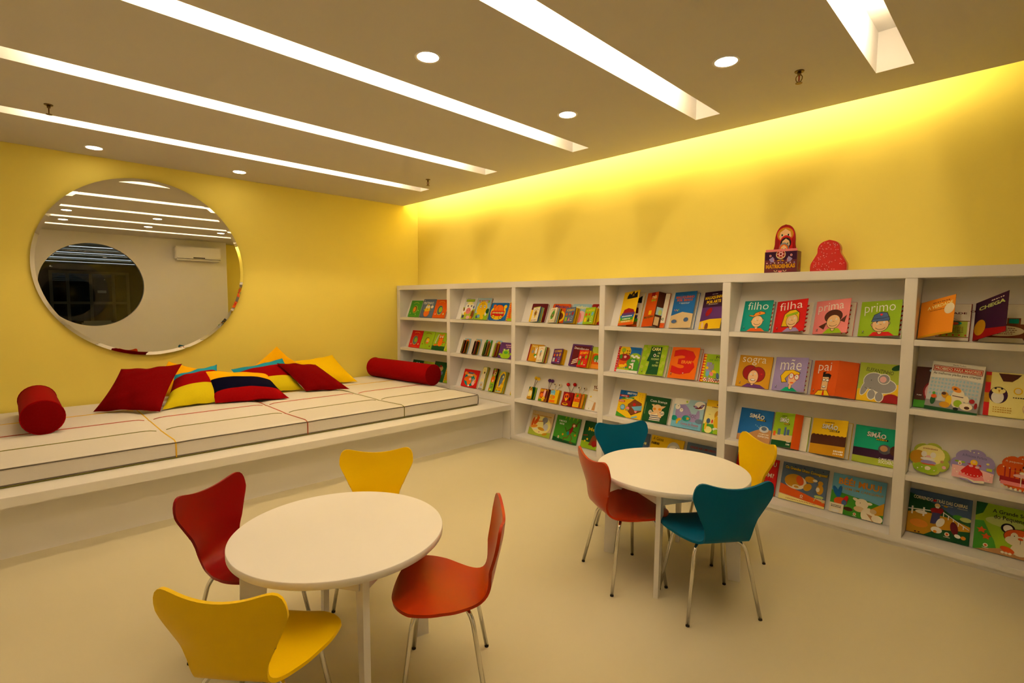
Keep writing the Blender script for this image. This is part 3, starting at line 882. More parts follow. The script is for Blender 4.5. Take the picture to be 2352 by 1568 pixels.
A['sogra'] = [T_('sogra', 0.46, 0.82, 0.72, 0.24, 'w', 0, -0.008), P_([(0.20, 0), (0.92, 0), (0.74, 0.10), (0.36, 0.12)], 'p'), EO(0.38, 0.46, 0.21, 0.23, 'R'), EO(0.62, 0.42, 0.22, 0.23, 'R'), EO(0.50, 0.15, 0.05, 0.08, 's'), EO(0.50, 0.33, 0.15, 0.21, 's'), HRT(0.74, 0.44, 0.06, 'r'), peyes(0.43, 0.55, 0.41), E_(0.51, 0.24, 0.075, 0.035, 'k'), E_(0.51, 0.245, 0.062, 0.025, 'w'), LOGO(0.13, 0.13)]
A['mae'] = [T_('mãe', 0.5, 0.78, 0.64, 0.32, 'w', 0, -0.008), P_([(0.28, 0), (0.80, 0), (0.66, 0.10), (0.44, 0.12)], 'T'), P_([(0.28, 0.24), (0.22, 0.44), (0.34, 0.60), (0.58, 0.64), (0.82, 0.56), (0.78, 0.44), (0.50, 0.50), (0.38, 0.36), (0.46, 0.26)], 'k'), P_([(0.29, 0.255), (0.235, 0.44), (0.35, 0.59), (0.58, 0.625), (0.80, 0.55), (0.77, 0.455), (0.50, 0.515), (0.365, 0.36), (0.43, 0.27)], 'y'),
            EO(0.56, 0.14, 0.04, 0.08, 's'), P_([(0.47, 0.44), (0.76, 0.46), (0.72, 0.30), (0.60, 0.17), (0.50, 0.22)], 's'), EO(0.56, 0.45, 0.06, 0.075, 'w', o=0.018, oc='r'), EO(0.73, 0.42, 0.06, 0.075, 'w', o=0.018, oc='r'), E_(0.55, 0.47, 0.012, 0.014, 'k', n=8), E_(0.72, 0.44, 0.012, 0.014, 'k', n=8), E_(0.60, 0.25, 0.06, 0.02, 'O'), LOGO(0.13, 0.13)]
A['pai'] = [T_('pai', 0.46, 0.78, 0.52, 0.32, 'w', 0, -0.008), P_([(0.16, 0), (0.80, 0), (0.66, 0.16), (0.30, 0.14)], 'k'), P_([(0.18, 0), (0.78, 0), (0.65, 0.145), (0.31, 0.125)], 'y'), P_([(0.48, 0), (0.56, 0), (0.54, 0.14), (0.50, 0.14)], 'r'), P_([(0.40, 0.14), (0.66, 0.14), (0.68, 0.54), (0.42, 0.54)], 'k'), P_([(0.41, 0.15), (0.65, 0.15), (0.67, 0.53), (0.43, 0.53)], 's'),
            P_([(0.42, 0.52), (0.42, 0.66), (0.56, 0.68), (0.50, 0.62), (0.66, 0.62), (0.76, 0.58), (0.72, 0.44), (0.68, 0.52)], 'k'), EO(0.49, 0.44, 0.055, 0.03, 'w', o=0.014), EO(0.63, 0.43, 0.055, 0.03, 'w', o=0.014), E_(0.52, 0.24, 0.08, 0.035, 'k'), E_(0.52, 0.245, 0.066, 0.024, 'w'), LOGO(0.12, 0.14)]
A['elef'] = [P_([(0, 0.0), (1, 0), (1, 0.5), (0.7, 0.42), (0.3, 0.36), (0, 0.30)], 'y'), E_(0.84, 0.02, 0.24, 0.22, 'R'), E_(0.92, 0.92, 0.16, 0.07, 'G', 20), T_('ELEFANTINHO', 0.50, 0.80, 0.66, 0.10, 'k', -7, 0.0),
             [E_(cx, cy, rx + 0.02, ry + 0.02, 'w', r_) for cx, cy, rx, ry, r_ in ((0.40, 0.52, 0.26, 0.22, -10), (0.62, 0.42, 0.30, 0.18, 0), (0.36, 0.18, 0.09, 0.12, 0), (0.55, 0.14, 0.09, 0.12, 0), (0.18, 0.34, 0.07, 0.20, -20))],
             [E_(cx, cy, rx, ry, 'a', r_) for cx, cy, rx, ry, r_ in ((0.40, 0.52, 0.26, 0.22, -10), (0.62, 0.42, 0.30, 0.18, 0), (0.36, 0.18, 0.09, 0.12, 0), (0.55, 0.14, 0.09, 0.12, 0), (0.18, 0.34, 0.07, 0.20, -20))],
             E_(0.62, 0.60, 0.15, 0.14, 'w'), E_(0.62, 0.60, 0.13, 0.12, 'a'), E_(0.60, 0.59, 0.08, 0.08, 'F'), E_(0.32, 0.55, 0.012, 0.016, 'k', n=8), ARC(0.26, 0.38, 0.08, 0.06, 200, 330, 0.01, 'k')]
A['pai_flap'] = [SQ(0.5, 0.86 - 0.055 * k, 0.66, 0.018, 'O', 9, k) for k in range(13)]
def simao(bg2, ground, low, extra=()):
    return [P_(ground, low), list(extra), SQ(0.50, 0.905, 0.28, 0.018, 'k', 7), T_('SiMÃO', 0.52, 0.79, 0.46, 0.17, 'k', -4, 0.05), T_('SiMÃO', 0.52, 0.795, 0.45, 0.16, 'w', -4, 0.03), B_(0.52, 0.655, 0.80, 0.70, 'k'), SQ(0.65, 0.68, 0.25, 0.035, 'y', 6)]
A['simB'] = simao('b', [(0, 0), (1, 0), (1, 0.42), (0.78, 0.46), (0.55, 0.36), (0.3, 0.22), (0, 0.18)], 'h', [E_(0.78, 0.42, 0.14, 0.10, 'q'), E_(0.78, 0.44, 0.08, 0.06, 'U'), [E_(0.52 + 0.05 * k, 0.52 - 0.03 * (k % 3), 0.012, 0.014, 'C', n=8) for k in range(5)], SQ(0.80, 0.27, 0.30, 0.035, 'e', 7), T_('ESPECIAL', 0.80, 0.20, 0.34, 0.055, 'w', 0, 0.02)])
A['simG'] = simao('l', [(0, 0), (1, 0), (1, 0.16), (0, 0.20)], 'G', [B_(0, 0.18, 1, 0.36, 'S'), B_(0.04, 0.30, 0.16, 0.44, 'O'), B_(0.58, 0.34, 0.68, 0.58, 'u'), B_(0.72, 0.36, 0.84, 0.52, 'u'), B_(0.26, 0.34, 0.40, 0.52, 'U'), SQ(0.86, 0.17, 0.2, 0.05, 'w', 4), SQ(0.86, 0.09, 0.2, 0.05, 'w', 4)])
A['simY'] = simao('y', [(0, 0), (1, 0), (1, 0.28), (0, 0.30)], 'x', [B_(0, 0.28, 1, 0.50, 'N'), [E_(0.08 + 0.115 * k, 0.51, 0.07, 0.05, 'N') for k in range(9)], SQ(0.84, 0.14, 0.28, 0.05, 'w', 6), SQ(0.84, 0.07, 0.28, 0.05, 'w', 6)])
A['simT'] = simao('T', [(0, 0), (1, 0), (1, 0.20), (0, 0.22)], 'X', [B_(0, 0.18, 1, 0.40, 'P'), E_(0.74, 0.44, 0.15, 0.13, 'A'), E_(0.72, 0.46, 0.09, 0.08, 'h'), E_(0.96, 0.44, 0.10, 0.13, 'N'), T_('O MAR PEDE', 0.80, 0.185, 0.34, 0.055, 'w', 0, 0.01), T_('SOCORRO', 0.81, 0.11, 0.36, 0.08, 'w', 0, 0.03)])
A['ursos'] = [B_(0, 0, 1, 0.22, 'S'), P_([(0, 0.16), (1, 0.05), (1, 0.14), (0.6, 0.26), (0, 0.42)], 'O'), P_([(0, 0.14), (1, 0.05), (1, 0.0), (0, 0)], 'Y'), [E_(0.08 + 0.1 * k, 0.93 - 0.07 * (k % 2), 0.015, 0.012, 'B', n=6) for k in range(10)], T_('Os Grandes Ursos Conseguem!', 0.52, 0.84, 0.92, 0.11, 'k', -2, 0.03), T_('Os Grandes Ursos Conseguem!', 0.52, 0.845, 0.91, 0.10, 'y', -2, 0.02),
              E_(0.33, 0.52, 0.24, 0.19, 'e'), E_(0.29, 0.55, 0.21, 0.17, 'x', 10), E_(0.42, 0.58, 0.08, 0.13, 'O', 20), E_(0.36, 0.40, 0.09, 0.055, 'e'), E_(0.36, 0.40, 0.055, 0.03, 'x'), E_(0.63, 0.66, 0.11, 0.085, 'x'), E_(0.74, 0.66, 0.05, 0.035, 'e'), E_(0.60, 0.45, 0.08, 0.11, 'x', -30), E_(0.86, 0.46, 0.075, 0.13, 'x'), E_(0.86, 0.62, 0.055, 0.06, 'x'), E_(0.82, 0.45, 0.04, 0.06, 'e'), E_(0.86, 0.27, 0.10, 0.035, 'L'), L_([(0.80, 0.26), (0.77, 0.14)], 0.015, 'L'), L_([(0.92, 0.26), (0.95, 0.14)], 0.015, 'L'), BADGE(0.50, 0.19, 0.03), SQ(0.5, 0.055, 0.66, 0.025, 'h', 18)]
A['bee2'] = [P_([(0, 0), (1, 0), (1, 0.40), (0.72, 0.46), (0.40, 0.50), (0, 0.56)], 'g'), T_('BÉÉ! MUU!', 0.52, 0.84, 0.80, 0.20, 'j', 0, 0.03), T_('AÍ VEM UM CANGURU!', 0.55, 0.66, 0.82, 0.07, 'x', 0, 0.01), E_(0.10, 0.52, 0.05, 0.16, 'b', 25), E_(0.16, 0.54, 0.04, 0.16, 'b', -5), E_(0.20, 0.30, 0.13, 0.11, 'O'), E_(0.29, 0.38, 0.045, 0.10, 'r', -15), E_(0.27, 0.29, 0.05, 0.07, 'u'), E_(0.36, 0.16, 0.09, 0.05, 'N'), B_(0, 0, 0.27, 0.24, 'e'), SQ(0.13, 0.18, 0.2, 0.02, 'k', 8), SQ(0.13, 0.145, 0.2, 0.02, 'k', 8), E_(0.12, 0.05, 0.08, 0.04, 'w'),
             E_(0.60, 0.36, 0.12, 0.13, 'e'), E_(0.48, 0.44, 0.06, 0.035, 'e', -25), E_(0.72, 0.40, 0.07, 0.035, 'e', 10), E_(0.56, 0.22, 0.10, 0.07, 'S'), E_(0.74, 0.12, 0.14, 0.18, 'e'), P_([(0.76, 0.28), (1, 0.5), (1, 0.2), (0.86, 0.16)], 'x'), E_(0.82, 0.24, 0.06, 0.06, 'S'), P_([(0.70, 0.16), (0.84, 0.12), (1.0, 0.0), (0.82, 0.0)], 'h'), E_(0.9, 0.08, 0.1, 0.09, 'e'), E_(0.57, 0.38, 0.008, 0.01, 'k', n=6), BADGE(0.49, 0.075, 0.03)]
A['correndo'] = [P_([(0, 0.90), (0.45, 0.74), (0.7, 0.58), (1, 0.54), (1, 0), (0, 0)], 'G'), P_([(0, 0.46), (0.25, 0.53), (0.7, 0.50), (1, 0.40), (1, 0.30), (0.75, 0.24), (0.5, 0.20), (0.3, 0.02), (0, 0)], 'x'), P_([(0.30, 0), (1, 0), (1, 0.30), (0.8, 0.26), (0.55, 0.2), (0.40, 0.06)], 'G'), E_(0.80, 0.56, 0.08, 0.05, 'g'), E_(0.92, 0.54, 0.09, 0.05, 'L'), T_('CORRENDO ATRÁS DAS CABRAS', 0.50, 0.835, 0.86, 0.095, 'e', 0, 0.02), SQ(0.62, 0.755, 0.18, 0.015, 'q', 10), SQ(0.86, 0.755, 0.16, 0.015, 'q', 10),
                 B_(0.055, 0.42, 0.085, 0.60, 'w'), B_(0.245, 0.42, 0.275, 0.62, 'w'), L_([(0, 0.53), (0.38, 0.58)], 0.022, 'w'), L_([(0.54, 0.62), (0.98, 0.34)], 0.016, 'w'), [B_(0.57 + 0.08 * k, 0.50 - 0.045 * k, 0.585 + 0.08 * k, 0.61 - 0.052 * k, 'w') for k in range(5)], E_(0.22, 0.50, 0.10, 0.04, 'w'), E_(0.20, 0.22, 0.17, 0.11, 'x'), E_(0.20, 0.24, 0.15, 0.09, 'j'), B_(0.14, 0.03, 0.17, 0.055, 'N'), B_(0.20, 0.03, 0.23, 0.055, 'N'),
                 P_([(0.36, 0.62), (0.42, 0.66), (0.55, 0.68), (0.58, 0.62), (0.52, 0.52), (0.40, 0.50)], 'R'), E_(0.47, 0.72, 0.045, 0.05, 's'), E_(0.47, 0.68, 0.03, 0.02, 'w'), E_(0.42, 0.82, 0.03, 0.025, 'r', 40), E_(0.60, 0.74, 0.035, 0.02, 'x'), P_([(0.40, 0.55), (0.53, 0.56), (0.52, 0.36), (0.44, 0.30), (0.38, 0.30)], 'd'), E_(0.54, 0.36, 0.06, 0.11, 'w', -20), E_(0.49, 0.18, 0.09, 0.07, 'w'), E_(0.47, 0.14, 0.03, 0.03, 'j'), E_(0.76, 0.30, 0.06, 0.14, 'm', 10), E_(0.82, 0.15, 0.05, 0.04, 'w', -20), E_(0.91, 0.14, 0.04, 0.04, 'j'), BADGE(0.66, 0.14, 0.04)]
A['surp'] = [P_([(0, 1), (0.16, 1), (0.10, 0.78), (0, 0.70)], 'G'), P_([(0, 0), (0.34, 0.0), (0.28, 0.25), (0.20, 0.42), (0.12, 0.62), (0, 0.60)], 'g'), P_([(0.02, 0), (1, 0), (1, 0.16), (0.4, 0.14)], 'h'), E_(0.40, 0.66, 0.26, 0.10, 'L'), T_('A Grande Surpresa', 0.56, 0.86, 0.66, 0.10, 'k', 0, 0.01), T_('do Pequeno Tigre', 0.57, 0.745, 0.64, 0.11, 'k', 0, 0.01), [STAR(0.10 + 0.07 * k, 0.42 - 0.12 * k, 0.075, 'O', 5, 0.5) for k in range(2)], BADGE(0.17, 0.12, 0.035),
             EO(0.45, 0.56, 0.065, 0.075, 'w', o=0.03), EO(0.78, 0.56, 0.065, 0.075, 'w', o=0.03), E_(0.62, 0.42, 0.225, 0.17, 'N'), E_(0.62, 0.42, 0.215, 0.16, 'O'), E_(0.62, 0.34, 0.20, 0.11, 'e'), E_(0.54, 0.43, 0.05, 0.08, 'e'), E_(0.70, 0.43, 0.05, 0.08, 'e'), E_(0.62, 0.40, 0.035, 0.025, 'O'), E_(0.54, 0.44, 0.008, 0.012, 'k', n=6), E_(0.70, 0.44, 0.008, 0.012, 'k', n=6), L_([(0.62, 0.38), (0.62, 0.30)], 0.006, 'k'), E_(0.62, 0.17, 0.12, 0.12, 'e'), E_(0.46, 0.13, 0.10, 0.055, 'O', -20), E_(0.80, 0.11, 0.10, 0.055, 'O', 20), [E_(0.40 + 0.05 * k, 0.06, 0.025, 0.025, 'e', n=8) for k in range(3)]]
A['verdade'] = [T_('A VERDADE', 0.58, 0.80, 0.72, 0.09, 'Y', 3, 0.02), SQ(0.62, 0.90, 0.5, 0.03, 'n', 8), SQ(0.55, 0.69, 0.5, 0.018, 'n', 12), E_(0.86, 0.66, 0.14, 0.14, 'e'), E_(0.5, 0.0, 0.5, 0.06, 'x')]
A['verdade_page'] = [SQ(0.45, 0.86, 0.3, 0.03, 'A', 8), T_('VERDADE', 0.62, 0.745, 0.62, 0.05, 'm', 0, 0.03), B_(0.42, 0.10, 0.96, 0.54, 'X'), L_([(0.36, 0.53), (0.99, 0.53)], 0.018, 'n'), L_([(0.36, 0.09), (0.99, 0.09)], 0.018, 'n'), E_(0.70, 0.47, 0.15, 0.055, 't'), E_(0.70, 0.465, 0.09, 0.04, 'O'), [SQ(0.70, 0.36 - 0.045 * k, 0.4, 0.016, 'n', 9, k) for k in range(4)], [E_(0.46 + 0.12 * k, 0.14, 0.02, 0.02, 'r', n=8) for k in range(5)], L_([(0.60, 0.54), (0.68, 0.60), (0.78, 0.54)], 0.006, 'n')]
A['chega'] = [T_('CHEGA', 0.52, 0.80, 0.80, 0.10, 'L', 0, 0.04), SQ(0.70, 0.91, 0.4, 0.03, 'e', 6), P_([(0, 0), (1, 0), (1, 0.12), (0, 0.30)], 'R'), E_(0.2, 0.30, 0.18, 0.2, 'x')]
A['chega_page'] = [SQ(0.28, 0.88, 0.44, 0.035, 'A', 9), T_('CHEGA DE TV', 0.22, 0.80, 0.62, 0.05, 'm', 0, 0.03), P_([(0.10, 0.48), (0.14, 0.68), (0.36, 0.66), (0.40, 0.48)], 'h'), E_(0.25, 0.57, 0.07, 0.06, 'n'), B_(0.54, 0.48, 0.76, 0.64, 'n'), B_(0.57, 0.50, 0.73, 0.62, 't'), P_([(0.0, 0.12), (0.95, 0.12), (0.95, 0.48), (0.0, 0.48)], 'n'), EO(0.45, 0.30, 0.38, 0.14, 'e', o=0.0), [SQ(0.45, 0.37 - 0.05 * k, 0.56 - 0.08 * abs(k - 1), 0.018, 'n', 11, k) for k in range(4)], P_([(0.06, 0.12), (0.14, 0.12), (0.08, 0.0), (0.02, 0.0)], 'n'), P_([(0.80, 0.12), (0.88, 0.12), (0.92, 0.0), (0.86, 0.0)], 'n')]
A['ladyd'] = [E_(0.5, 0.92, 0.22, 0.06, 'C'), E_(0.45, 0.40, 0.26, 0.28, 'R'), E_(0.45, 0.40, 0.22, 0.24, 'F'), E_(0.62, 0.66, 0.2, 0.1, 'r'), B_(0, 0, 0.6, 0.18, 'g'), SQ(0.12, 0.30, 0.12, 0.03, 'w', 3)]
A['proib'] = [B_(0.03, 0.80, 0.97, 0.92, 'R'), B_(0.045, 0.812, 0.955, 0.908, 'e'), B_(0.055, 0.822, 0.945, 0.898, 'r'), T_('PROIBIDO PARA MAIORES', 0.5, 0.86, 0.86, 0.055, 'e', 0, 0.03), T_('Paulo Tadeu', 0.52, 0.955, 0.24, 0.028, 'A', 0, 0.0), T_('As melhores piadas para crianças', 0.5, 0.755, 0.90, 0.062, 'k', 0, 0.01), SQ(0.9, 0.79, 0.1, 0.012, 'A', 4), P_([(0.0, 0.08), (1, 0.08), (1, 0.66), (0.6, 0.70), (0.0, 0.66)], 'q'), [E_(0.06 + 0.067 * (k % 14), 0.64 - 0.075 * (k // 14), 0.028, 0.020, 'C', 30 * k, n=8) for k in range(70)], P_([(0, 0.0), (1, 0.0), (1, 0.10), (0, 0.08)], 'G'), B_(0, 0.07, 1, 0.20, 'a'),
              E_(0.60, 0.30, 0.13, 0.19, 'e'), E_(0.55, 0.47, 0.10, 0.05, 'j', -20), E_(0.53, 0.475, 0.03, 0.02, 'N'), L_([(0.50, 0.34), (0.70, 0.33)], 0.016, 'N'), E_(0.36, 0.33, 0.08, 0.06, 'x', -30), E_(0.33, 0.36, 0.045, 0.03, 'N'), E_(0.44, 0.22, 0.06, 0.12, 'y'), E_(0.38, 0.14, 0.10, 0.06, 'x'), E_(0.62, 0.20, 0.08, 0.07, 'l'), E_(0.76, 0.30, 0.05, 0.07, 'e', 20), E_(0.78, 0.16, 0.12, 0.07, 'e'), E_(0.80, 0.14, 0.05, 0.03, 'N'), E_(0.87, 0.28, 0.05, 0.045, 'R'), E_(0.14, 0.20, 0.05, 0.09, 'G'), E_(0.15, 0.28, 0.055, 0.04, 'O'), E_(0.14, 0.34, 0.03, 0.03, 'g'), E_(0.95, 0.2, 0.03, 0.06, 'R'), E_(0.60, 0.09, 0.05, 0.03, 'k')]
A['peng'] = [B_(0, 0, 0.09, 1, 'r'), B_(0, 0.30, 0.09, 0.52, 'x'), B_(0, 0.76, 0.09, 0.92, 'x'), P_([(0.20, 0.98), (0.56, 0.97), (0.50, 0.88), (0.42, 0.80), (0.28, 0.80)], 'N'), E_(0.22, 0.48, 0.15, 0.19, 'P'), E_(0.21, 0.43, 0.10, 0.14, 'w'), E_(0.22, 0.58, 0.11, 0.07, 'Y'), E_(0.17, 0.63, 0.02, 0.022, 'k', n=8), E_(0.27, 0.63, 0.02, 0.022, 'k', n=8), P_([(0.21, 0.60), (0.25, 0.60), (0.23, 0.53)], 'x'), E_(0.78, 0.74, 0.16, 0.13, 'g'), E_(0.78, 0.72, 0.10, 0.09, 'L'), EYES(0.72, 0.84, 0.82, 0.03), EO(0.52, 0.60, 0.05, 0.06, 'e', o=0.02, oc='y'), EO(0.72, 0.52, 0.05, 0.04, 'e', o=0.02, oc='y'), SQ(0.70, 0.45, 0.5, 0.028, 'k', 14), E_(0.76, 0.22, 0.16, 0.17, 'S'), E_(0.74, 0.24, 0.12, 0.13, 'Y'), [SQ(0.30, 0.20 - 0.05 * k, 0.3, 0.02, 'x', 8, k) for k in range(3)], LOGO(0.66, 0.05)]
# column 4
A['hat'] = [P_([(0.26, 0.86), (0.36, 0.95), (0.46, 0.90), (0.62, 1.0), (0.70, 0.91), (0.86, 0.97), (0.92, 0.79), (0.26, 0.78)], 'k'), T_('N', 0.62, 0.88, 0.10, 0.08, 'x'), P_([(0.18, 0.36), (0.24, 0.46), (0.5, 0.5), (0.84, 0.44), (0.92, 0.36)], 'R'), B_(0.12, 0.30, 0.96, 0.36, 'p'), B_(0.06, 0.22, 0.94, 0.30, 'b'), B_(0.08, 0.14, 0.92, 0.22, 'g'), B_(0.02, 0.07, 0.94, 0.14, 'x'), B_(0, 0, 1, 0.07, 'O'), SQ(0.5, 0.26, 0.66, 0.035, 'w', 9), SQ(0.5, 0.18, 0.5, 0.035, 'w', 7), SQ(0.5, 0.105, 0.6, 0.035, 'e', 8)]
A['hat_page'] = [P_([(0.52, 0.72), (0.58, 0.90), (0.72, 0.84), (0.90, 0.92), (0.92, 0.70)], 'k'), P_([(0.4, 0.36), (0.86, 0.40), (0.82, 0.56), (0.5, 0.6)], 'm'), B_(0.4, 0.24, 0.86, 0.34, 'd'), B_(0.4, 0.15, 0.9, 0.24, 'g'), B_(0.4, 0.06, 0.9, 0.15, 'n'), B_(0.4, 0.0, 0.92, 0.06, 'O')]
A['tres'] = [B_(0.38, 0.86, 0.72, 1, 'R'), T_('TRÊS', 0.68, 0.86, 0.42, 0.10, 'Y', 0, 0.03), SQ(0.68, 0.76, 0.42, 0.07, 'l', 5), T_('MALUQUINHO', 0.54, 0.27, 0.86, 0.08, 'G', 4, 0.03), P_([(0, 0), (1, 0), (1, 0.22), (0, 0.16)], 'O'), B_(0.44, 0.34, 0.70, 0.46, 'y')]
A['tres_flap'] = [B_(0.1, 0.60, 0.92, 0.94, 'N'), B_(0.1, 0.34, 0.85, 0.56, 'C'), B_(0.08, 0.04, 0.6, 0.28, 'S'), E_(0.55, 0.42, 0.2, 0.08, 'L')]
A['tres_page'] = [T_('HO', 0.86, 0.25, 0.16, 0.08, 'G', 0, 0.03), B_(0.66, 0, 1, 0.14, 'O')]
A['texto'] = [P_([(0, 0), (1, 0), (1, 0.38), (0.5, 0.44), (0, 0.34)], 'S'), SQ(0.5, 0.925, 0.2, 0.015, 'B', 5), T_('MALUQUINHO', 0.5, 0.845, 0.84, 0.085, 'O', 0, 0.04), T_('POR', 0.28, 0.765, 0.26, 0.07, 'O', 0, 0.04), SQ(0.68, 0.765, 0.42, 0.07, 'O', 5), SQ(0.52, 0.69, 0.5, 0.012, 'w', 12), SQ(0.56, 0.665, 0.36, 0.012, 'w', 9), [E_(0.12 + 0.05 * k, 0.50 - 0.02 * (k % 2), 0.02, 0.02, 'vofyl'[k % 5], n=8) for k in range(5)], E_(0.2, 0.18, 0.12, 0.05, 'u'), E_(0.74, 0.22, 0.11, 0.06, 'u')]
A['arte'] = [P_([(0, 0), (1, 0), (1, 0.30), (0.6, 0.28), (0, 0.20)], 'y'), B_(0, 0.26, 1, 0.58, 'p'), P_([(0, 0.26), (0, 0.20), (0.6, 0.28), (1, 0.30), (1, 0.36), (0.5, 0.33)], 'p'), SQ(0.5, 0.93, 0.26, 0.015, 'e', 5), T_('MALUQUINHO', 0.5, 0.835, 0.88, 0.10, 'y', 3, 0.04), T_('POR ARTE', 0.5, 0.725, 0.66, 0.085, 'y', 3, 0.04), SQ(0.5, 0.655, 0.46, 0.012, 'e', 11), E_(0.36, 0.45, 0.16, 0.09, 'R', 30), E_(0.16, 0.10, 0.06, 0.09, 's', 20), E_(0.36, 0.06, 0.08, 0.10, 'n')]
A['farm'] = [B_(0, 0, 1, 0.10, 'w'), P_([(0.10, 0.55), (0.5, 0.62), (0.6, 0.25), (0.08, 0.14)], 'O'), E_(0.30, 0.82, 0.26, 0.24, 'y'), E_(0.78, 0.52, 0.30, 0.26, 'l'), E_(0.32, 0.58, 0.26, 0.14, 'R'), E_(0.72, 0.40, 0.26, 0.18, 'g'), P_([(0.40, 0.10), (1, 0.10), (1, 0.40), (0.6, 0.36)], 'g'), P_([(0.10, 0.10), (0.62, 0.10), (0.62, 0.16), (0.10, 0.18)], 'l'), P_([(0, 0), (0.08, 0), (0.08, 1), (0, 1)], 'r'), [E_(0.04, 0.06 + 0.1 * k, 0.012, 0.018, 'w', n=8) for k in range(10)], E_(0.24, 0.86, 0.09, 0.09, 'l'), B_(0.225, 0.68, 0.25, 0.80, 'n'), [E_(0.40 + 0.10 * (k % 2), 0.84 - 0.10 * (k // 2), 0.03, 0.025, 'n', 40) for k in range(4)], SQ(0.8, 0.92, 0.34, 0.02, 'B', 10), E_(0.18, 0.60, 0.06, 0.09, 'g'), E_(0.36, 0.60, 0.06, 0.05, 'F'), [E_(0.66 + 0.09 * k, 0.66 - 0.05 * (k % 2), 0.06, 0.04, 'w') for k in range(4)], EYES(0.70, 0.78, 0.47, 0.04), E_(0.30, 0.24, 0.14, 0.06, 'y'), E_(0.44, 0.30, 0.05, 0.05, 'y'), [B_(0.20 + 0.07 * k, 0.10, 0.225 + 0.07 * k, 0.22, 'y') for k in range(4)], L_([(0.18, 0.26), (0.14, 0.36)], 0.015, 'y'), EO(0.66, 0.22, 0.04, 0.04, 'e', o=0.02, oc='j'), P_([(0.60, 0.34), (0.78, 0.40), (0.80, 0.14), (0.74, 0.14), (0.74, 0.28)], 'w'), SQ(0.34, 0.05, 0.5, 0.012, 'A', 18)]
A['cara'] = [[E_(x, y, 0.075, 0.06, 'X') for x, y in ((0.08, 0.86), (0.10, 0.55), (0.08, 0.26), (0.24, 0.96), (0.26, 0.66), (0.30, 0.34), (0.26, 0.05), (0.90, 0.90), (0.86, 0.64), (0.92, 0.42), (0.84, 0.32), (0.90, 0.12), (0.5, 0.03), (0.7, 0.03))],
             P_([(0.34, 0.94), (0.78, 0.94), (0.78, 0.02), (0.30, 0.02), (0.34, 0.20), (0.36, 0.44), (0.24, 0.46), (0.32, 0.70)], 'G'), T_('CARA', 0.56, 0.865, 0.36, 0.11, 'Y', 0, 0.03), T_('DE', 0.69, 0.735, 0.10, 0.06, 'L', 0, 0.03), T_('UM,', 0.66, 0.63, 0.13, 0.075, 'L', 0, 0.03), T_('FOCINHO', 0.58, 0.53, 0.32, 0.065, 'L', 0, 0.03), T_('DO', 0.69, 0.42, 0.10, 0.06, 'L', 0, 0.03), T_('OUTRO', 0.62, 0.32, 0.24, 0.065, 'L', 0, 0.03), EO(0.53, 0.655, 0.028, 0.032, 'k', o=0.02, oc='w'), ARC(0.46, 0.72, 0.14, 0.08, 20, 90, 0.012, 'k'), ARC(0.40, 0.28, 0.16, 0.10, 280, 350, 0.012, 'k'), LOGO(0.14, 0.13)]
A['eram'] = [T_('3', 0.5, 0.53, 0.84, 0.80, 'R', 0, 0.05), T_('3', 0.5, 0.53, 0.825, 0.785, 'r', 0, 0.046), T_('ERAM', 0.60, 0.53, 0.36, 0.10, 'j', 0, 0.03), P_([(0.52, 0.19), (0.58, 0.19), (0.55, 0.16)], 'w'), LOGO(0.12, 0.15)]
A['mi'] = [B_(0, 0, 0.13, 1, 'r'), [E_(0.09, 0.05 + 0.10 * k, 0.06, 0.035, 'y') for k in range(10)], B_(0.14, 0.02, 1, 0.16, 'w'), [B_(0.14 + 0.10 * k + 0.05 * (j % 2), 0.02 + 0.045 * j, 0.19 + 0.10 * k + 0.05 * (j % 2), 0.065 + 0.045 * j, 'O') for k in range(8) for j in range(3)], T_('Mi', 0.66, 0.90, 0.22, 0.09, 'k', 0, 0.0), T_('vai ao co', 0.55, 0.80, 0.56, 0.07, 'g', 0, 0.0), P_([(0.20, 0.36), (0.20, 0.70), (0.42, 0.70), (0.42, 0.36)], 'v'), E_(0.40, 0.52, 0.13, 0.11, 'a'), P_([(0.29, 0.58), (0.30, 0.68), (0.37, 0.62)], 'a'), P_([(0.44, 0.62), (0.51, 0.67), (0.51, 0.56)], 'a'), E_(0.30, 0.30, 0.08, 0.10, 'c'), E_(0.46, 0.30, 0.09, 0.07, 'f', -30), E_(0.56, 0.38, 0.1, 0.05, 'y', -20), E_(0.60, 0.24, 0.06, 0.10, 'l'), E_(0.74, 0.24, 0.06, 0.12, 'u', 20), E_(0.24, 0.50, 0.06, 0.05, 'y'), EO(0.66, 0.11, 0.03, 0.03, 'q', o=0.02), EO(0.76, 0.12, 0.03, 0.03, 'q', o=0.02), E_(0.34, 0.12, 0.05, 0.08, 'a')]
